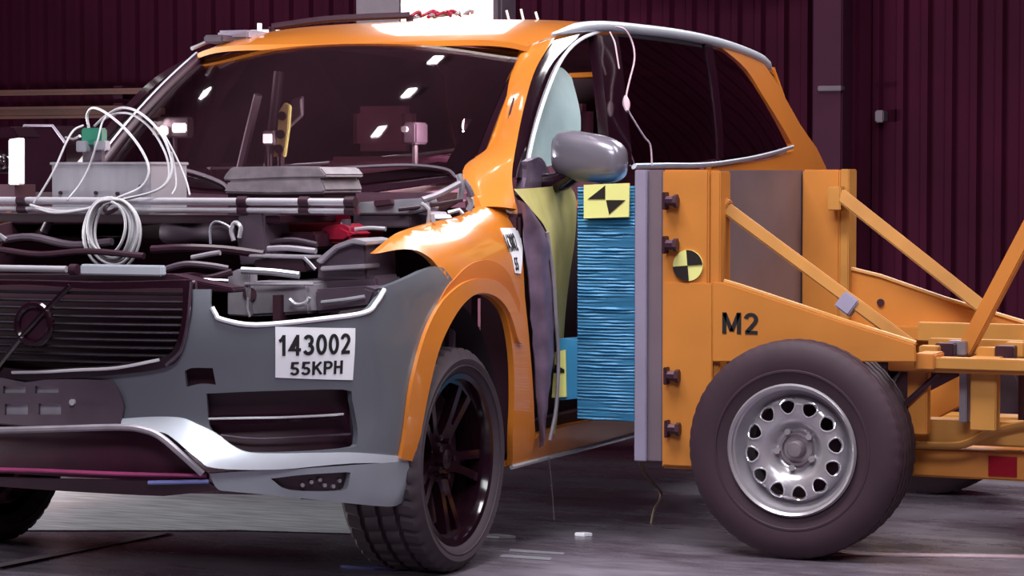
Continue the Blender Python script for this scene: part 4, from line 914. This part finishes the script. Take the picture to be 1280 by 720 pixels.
tag(MB().tube([(a, b, c) for a, b, c in [(0.725,1.787,1.733),(0.75,1.771,1.696),(0.78,1.718,1.646),(0.8,1.69,1.592)]], .003, 6, sub=4).build('side_wire', 'wire'), 'short pale wire dangling over the door pillar', 'wire')
# equipment beyond the far wing
eb = empty('equipment_case'); tag(eb, 'dark equipment case with sloping top beyond the car at far left', 'case')
pl = [(-1.748,1.336),(-1.72,1.403),(-1.587,1.402),(-1.528,1.334),(-1.529,1.137),(-1.75,1.136)]
MB().prism(pl, 'y', 1.6, 1.95).build('case', 'gloss_black', eb, bevel=.006)
MB().tube([(p[0], 1.597, p[1]) for p in pl[:4]], .006, 6).build('edge', 'junk', eb)
MB().box((pl[5][0]+.03, 1.65, 0), (pl[4][0]-.03, 1.9, pl[4][1]+.005)).build('stand', 'cavity', eb)
MB().tube([(-1.541,1.62,1.354),(-1.503,1.62,1.347),(-1.473,1.62,1.36)], .006, 6).build('latch', 'chrome', eb)
fn = empty('white_drum'); tag(fn, 'white round-backed drum on a stand at the left edge', 'drum')
q = [(-1.527,1.256),(-1.439,1.347),(-1.441,1.164)]
MB().prism([(-1.49,1.341),(-1.439,1.347),(-1.441,1.167),(-1.492,1.167)], 'y', 1.15, 1.19).build('frame', 'white', fn, bevel=.004)
MB().lathe([(.015, -.02), (.032, -.03), (.042, -.02), (.045, 0), (.045, .1)], (q[0][0]-.02, 1.17, q[0][1]), 'y', 32).build('drum', 'gloss_black', fn)
MB().prism([(-1.57,1.384),(-1.475,1.39),(-1.439,1.347),(-1.57,1.345)], 'y', 1.15, 1.3).build('hood', 'gloss_black', fn, bevel=.004)
z_ = q[2][1]
MB().box((q[0][0]-.05, 1.16, 0), (q[1][0]-.03, 1.30, z_+.005)).build('stand', 'cavity', fn)
# twine under the sill
tag(MB().tube([(1.1,1.087,0.276),(1.1,1.134,0.202),(1.1,1.206,0.153),(1.1,1.303,0.108),(1.1,1.32,0.078),(1.1,1.255,0.047),(1.1,1.223,-0.002)], lambda t: .007*(1-.4*t), 6, sub=4).build('twine', 'twine'), 'frayed brown twine hanging below the barrier edge', 'twine')
tag(MB().tube([(1,0.537,0.296),(1,0.558,0.221),(1,0.585,0.088)], .002, 5, sub=3).build('string', 'dark_grey'), 'thin dark string hanging from the car sill', 'string')

# ------------------------------------------------------------------ the barrier trolley
tro = empty('barrier_trolley', (0, 0, 0))
tag(tro, 'orange moving barrier trolley pressing a blue honeycomb block into the car', 'trolley')
YN, YF = .70, 2.38
hx = [(1.034,0.732),(1.232,0.736),(1.273,0.737),(1.323,0.738),(1.515,0.743)]
HX0, PX0, PX1, PX2, PX3 = [p[0] for p in hx]
zt, zb_, zp, zpb = [p[1] for p in [(1.14,1.168),(1.141,0.405),(1.332,1.222),(1.335,0.258)]]
# honeycomb: crushed foil layers, one ridge per layer
def honeycomb(x0, x1, y0, y1, z0, z1, layer, amp):
    nz = int((z1-z0)/layer)*2; ring = []
    vs = []; per = []
    NX, NY = 6, 26
    for k in range(nz+1):
        z = z0+(z1-z0)*k/nz
        loop = []
        for i in range(NX): loop.append((x0+(x1-x0)*i/NX, y0, 0))
        for j in range(NY): loop.append((x1, y0+(y1-y0)*j/NY, 1))
        for i in range(NX): loop.append((x1-(x1-x0)*i/NX, y1, 2))
        for j in range(NY): loop.append((x0, y1-(y1-y0)*j/NY, 3))
        per = len(loop); lay = k//2
        for (x, y, sd) in loop:
            n1 = noise.noise((x*9+lay*3.1, y*5+lay*1.7, lay*.9)); dep = (.5+n1)*amp*(1 if k % 2 else -1)
            zz = z+.0025*noise.noise((x*25, y*9, lay*2.2)) if 0 < k < nz else z+.006*noise.noise((x*18, y*6, k))
            if sd == 0: vs.append((x+(dep*.8 if x == x0 else 0), y-dep, zz))
            elif sd == 3: vs.append((x-dep*1.4, y, zz))
            else: vs.append((x, y, zz))
    fs = [(k*per+i, k*per+(i+1) % per, (k+1)*per+(i+1) % per, (k+1)*per+i) for k in range(nz) for i in range(per)]
    fs += [tuple(range(per)), tuple(range(nz*per, nz*per+per))]
    return MB().raw(vs, fs)
honeycomb(HX0, PX0, YN, YF, zb_, zt, .0105, .0034).build('honeycomb_block', 'blue', tro, smooth=25)
q = [(0.96,0.664),(1.05,0.469)]
bb = honeycomb(q[0][0], HX0+.01, YN+.01, YF-.05, q[1][1], q[0][1], .05, .003).build('honeycomb_bumper', 'blue2', tro, smooth=40)
# targets
def quad_target(name, poly, tris, y, parent):
    o = MB().prism(poly, 'y', y, y+.006).build(name, 'target_y', parent)
    for t_ in tris: MB().prism(t_, 'y', y-.002, y+.001).build('black_field', 'target_k', o)
    return o
quad_target('square_target', [(1.062,1.173),(1.22,1.179),(1.218,1.07),(1.062,1.064)], [[(1.076,1.126),(1.137,1.171),(1.137,1.127)], [(1.14,1.124),(1.207,1.124),(1.151,1.078)]], .683, tro)
quad_target('bumper_target', [(0.955,0.625),(0.992,0.634),(0.995,0.479),(0.944,0.474)], [[(0.955,0.585),(0.989,0.568),(0.989,0.557),(0.95,0.556)]], .698, tro)
# face plate, posts
plate = MB().box((PX0, YN, zpb+.02), (PX1, YF, zp)).build('face_plate', 'plate_pale', tro, bevel=.003)
MB().box((PX1, YN+.015, zpb+.02), (PX2, YF-.015, zp)).build('backing_plate', 'plate_grey', tro, bevel=.003)
def post(y0, y1):
    o = MB().box((PX2, y0, zpb), (PX3-.035, y1, zp)).build('post', 'trolley', tro, bevel=.006)
    MB().box((PX3-.035, y0+.012, zpb), (PX3, y1-.012, zp-.004)).build('post_flange', 'trolley', o, bevel=.004)
    return o
pn = post(YN+.012, YN+.14)
fx = [(1.328,1.225),(1.474,1.225),(1.508,1.225)]
pf = MB().box((fx[0][0], 2.25, .30), (fx[1][0], 2.37, fx[0][1])).build('post', 'trolley', tro, bevel=.006)
MB().box((fx[1][0], 2.255, .30), (fx[2][0], 2.365, fx[0][1]+.002)).build('post_flange', 'trolley2', pf, bevel=.004)
for px in [(1.361,1.122),(1.361,0.981),(1.368,0.56),(1.371,0.389)]:
    b = MB().cyl((px[0]-.022, YN-.012, px[1]), (px[0]+.010, YN-.012, px[1]), .017, 8).build('bolt', 'bolt', tro)
    MB().cyl((px[0]+.010, YN-.012, px[1]), (px[0]+.022, YN-.012, px[1]), .022, 6).build('bolt_head', 'bolt', b)
    MB().box((px[0]-.026, YN-.03, px[1]-.028), (px[0]-.016, YN+.02, px[1]+.028)).build('washer', 'bolt', b, bevel=.002)
c = [(1.412,0.915)][0]; R_ = .050
rt = MB().cyl((c[0], YN+.013, c[1]), (c[0], YN+.005, c[1]), R_, 40).build('round_target', 'target_y', tro)
for a0 in (0, 180):
    pts = [(c[0], c[1])]+[(c[0]+R_*math.cos(math.radians(a0+5+t*9)), c[1]+R_*math.sin(math.radians(a0+5+t*9))) for t in range(11)]
    MB().prism(pts, 'y', YN+.002, YN+.006).build('black_field', 'target_k', rt)
# side plates with the number
gp_ = [(1.497,0.864),(1.53,0.862),(1.583,0.848),(1.782,0.788),(1.938,0.741),(2.155,0.68),(2.158,0.647),(2.158,0.627),(1.757,0.616),(1.498,0.608)]
pc_ = [(1.328,0.86),(1.496,0.268)]
MB().box((pc_[0][0], YN+.004, pc_[1][1]), (pc_[1][0], YN+.016, pc_[0][1])).build('post_cover', 'trolley', tro, bevel=.003)
gs = MB().prism(gp_, 'y', YN+.002, YN+.018).build('side_plate', 'trolley', tro, bevel=.003)
e = [gp_[i] for i in (1, 2, 3, 4, 5)]
for a, b in zip(e, e[1:]): pass
MB().tube([(p[0], YN+.02, p[1]+.004) for p in e], .008, 6).build('plate_lip', 'trolley2', gs)
m2 = [(1.59,0.734),(1.531,0.733),(1.651,0.736),(1.59,0.767),(1.59,0.699)]
lettering('M2', m2[2][0]-m2[1][0], m2[3][1]-m2[4][1], lambda u, v, w: (m2[0][0]+u, YN+.0015-w, m2[0][1]+v), 'ink', gs)
fp = [(1.315,0.82),(1.5,0.848),(1.618,0.822),(1.862,0.743),(2.161,0.66),(2.566,0.609),(2.567,0.551),(1.317,0.515)]
gf = MB().prism(fp, 'y', 2.30, 2.32).build('side_plate', 'trolley', tro, bevel=.003)
MB().tube([(p[0], 2.30, p[1]+.003) for p in fp[1:6]], .009, 6).build('plate_lip', 'trolley2', gf)
bh = [(1.622,0.726)][0]
MB().cyl((bh[0], 2.29, bh[1]), (bh[0], 2.31, bh[1]), .014, 10).build('plate_bolt', 'bolt', gf)
# diagonal struts
s0, s1 = [(1.48,0.8,1.119),(2.128,0.8,0.666)]
st = MB().bar(s0, s1, .040, .038, (0, -1, .2)).build('strut', 'trolley2', tro, bevel=.005)
d = (Vector(s1)-Vector(s0)); cpos = [(1.915,0.8,0.797)][0]; dn = d.normalized()
MB().bar(Vector(cpos)-dn*.028, Vector(cpos)+dn*.028, .06, .06, (0, -1, .2)).build('clamp', 'plate_pale', st, bevel=.005)
MB().bar(Vector(s0)-dn*.01, Vector(s0)+dn*.04, .055, .055, (0, -1, .2)).build('end_lug', 'trolley', st, bevel=.004)
s0, s1 = [(1.489,2.2,1.132),(2.058,2.2,0.699)]
sf = MB().bar(s0, s1, .05, .05, (0, -1, .2)).build('strut', 'trolley2', tro, bevel=.005)
MB().box((s0[0]-.04, 2.17, s0[2]-.06), (s0[0]+.01, 2.24, s0[2]+.03)).build('end_lug', 'trolley2', sf, bevel=.004)
s0, s1 = [(2.209,1.15,0.631),(2.423,1.15,1.048)]
s1 = tuple(Vector(s0)+(Vector(s1)-Vector(s0))*1.6)
MB().bar(s0, s1, .05, .06, (0, -1, 0)).build('brace', 'trolley', tro, bevel=.005)
# frame rails and cross members
XR = 4.0
r0 = [(2.056,0.642),(2.532,0.592),(2.204,0.641),(2.145,0.647),(2.209,0.601)]
MB().box((r0[0][0], .76, r0[1][1]), (XR, .86, r0[0][1]-.006)).build('frame_rail', 'trolley', tro, bevel=.004)
MB().box((r0[2][0], .748, r0[1][1]+.012), (XR, .765, r0[0][1]-.003)).build('rail_lip', 'trolley2', tro, bevel=.003)
MB().box((r0[3][0], .735, r0[4][1]), (r0[4][0], .87, r0[3][1]+.004)).build('joint_block', 'trolley', tro, bevel=.004)
MB().box((1.5, 2.20, r0[1][1]), (XR, 2.30, r0[0][1])).build('frame_rail', 'trolley', tro, bevel=.004)
zr0, zr1 = r0[1][1], r0[0][1]
for x in (1.55, 2.32, 2.95, 3.6):
    MB().box((x-.05, .80, zr0+.008), (x+.05, 2.26, zr1-.012)).build('cross_member', 'trolley2', tro, bevel=.004)
MB().box((2.05, 1.3, zr1-.03), (2.9, 1.34, zr1+.02)).build('deck_rail', 'trolley2', tro, bevel=.003)
MB().box((1.9, 1.75, zr1-.02), (XR, 1.80, zr1+.045)).build('deck_rail', 'trolley2', tro, bevel=.003)
for k, px in enumerate([(2.124,1,0.659),(2.164,1.05,0.651),(2.194,1.1,0.659),(2.31,1,0.674),(2.369,1,0.665),(2.38,1.1,0.669)]):
    MB().box((px[0]-.03, px[1], zr1-.02), (px[0]+.03, px[1]+.06, zr1+.015+.006*(k % 3))).build('deck_bracket', ('trolley2', 'bolt', 'cast', 'trolley2', 'bolt', 'trolley2')[k], tro, bevel=.003)
# uprights and lower frame
u0 = [(2.308,0.587),(2.389,0.41),(2.103,0.58),(2.167,0.489)]
lz = [(2.241,0.431),(2.242,0.334),(2.243,0.242),(2.334,0.318),(2.424,0.251)]
MB().box((u0[0][0], .80, lz[0][1]-.02), (u0[1][0], .86, zr0+.01)).build('upright', 'trolley2', tro, bevel=.004)
MB().box((u0[2][0], .82, u0[3][1]-.10), (u0[3][0], .87, zr0+.01)).build('upright', 'trolley', tro, bevel=.004)
p, q_ = [(2.091,0.81,0.478),(2.202,0.81,0.582)]
MB().tube([p, q_], .010, 8).build('brake_line', 'bolt', tro)
MB().box((u0[0][0]-.045, .84, lz[0][1]), (u0[0][0]-.02, .9, zr0+.005)).build('damper', 'cast', tro, bevel=.003)
p, q_ = [(2.035,1.15,0.415),(2.233,1.15,0.522)]
MB().bar(p, q_, .05, .09).build('diagonal_plate', 'trolley', tro, bevel=.004)
MB().box((1.6, .90, lz[1][1]+.02), (XR, 1.0, lz[0][1]-.0)).build('lower_rail', 'trolley2', tro, bevel=.006)
MB().tube([(2.104,0.88,0.35),(2.233,0.88,0.353),(2.289,0.88,0.366),(2.359,0.88,0.402),(2.472,0.88,0.431),(2.583,0.88,0.44)], .016, 8, sub=3, flat=.5).build('drain_plate', 'trolley2', tro)
bbm = MB().box((1.65, .95, lz[2][1]), (XR, 1.10, lz[1][1])).build('bottom_beam', 'trolley', tro, bevel=.006)
MB().box((lz[3][0], .945, lz[4][1]+.004), (lz[4][0], .952, lz[3][1])).build('red_reflector', 'redrefl', bbm)
MB().box((1.65, 2.05, lz[2][1]), (XR, 2.2, lz[1][1])).build('bottom_beam', 'trolley2', tro, bevel=.006)
for x in (2.5, 3.4): MB().box((x, 1.05, lz[2][1]+.02), (x+.1, 2.1, lz[1][1]-.01)).build('cross_member', 'trolley2', tro, bevel=.004)
MB().box((2.35, 1.3, .24), (3.3, 1.9, .58)).build('ballast', 'bolt', tro, bevel=.01)
# wheels and axle
wx = [(1.794,0.34)][0]
WXC = [(1.788,0.34)][0][0]
tw = trolley_wheel(tro); tw.location = (WXC, .73, .345)
for x, y, rz in ((WXC, 2.48, PI), (3.75, .73, 0), (3.75, 2.48, PI)):
    w = copy_tree(tw, tro); w.location = (x, y, .345); w.rotation_euler = (0, .4, rz)
for x in (WXC, 3.75): MB().cyl((x, .78, .345), (x, 2.3, .345), .04, 14).build('axle', 'bolt', tro)
MB().prism([(1.437,0.646),(1.539,0.654),(1.621,0.63),(1.621,0.552),(1.438,0.546)], 'y', .88, .92).build('axle_bracket', 'trolley', tro, bevel=.004)
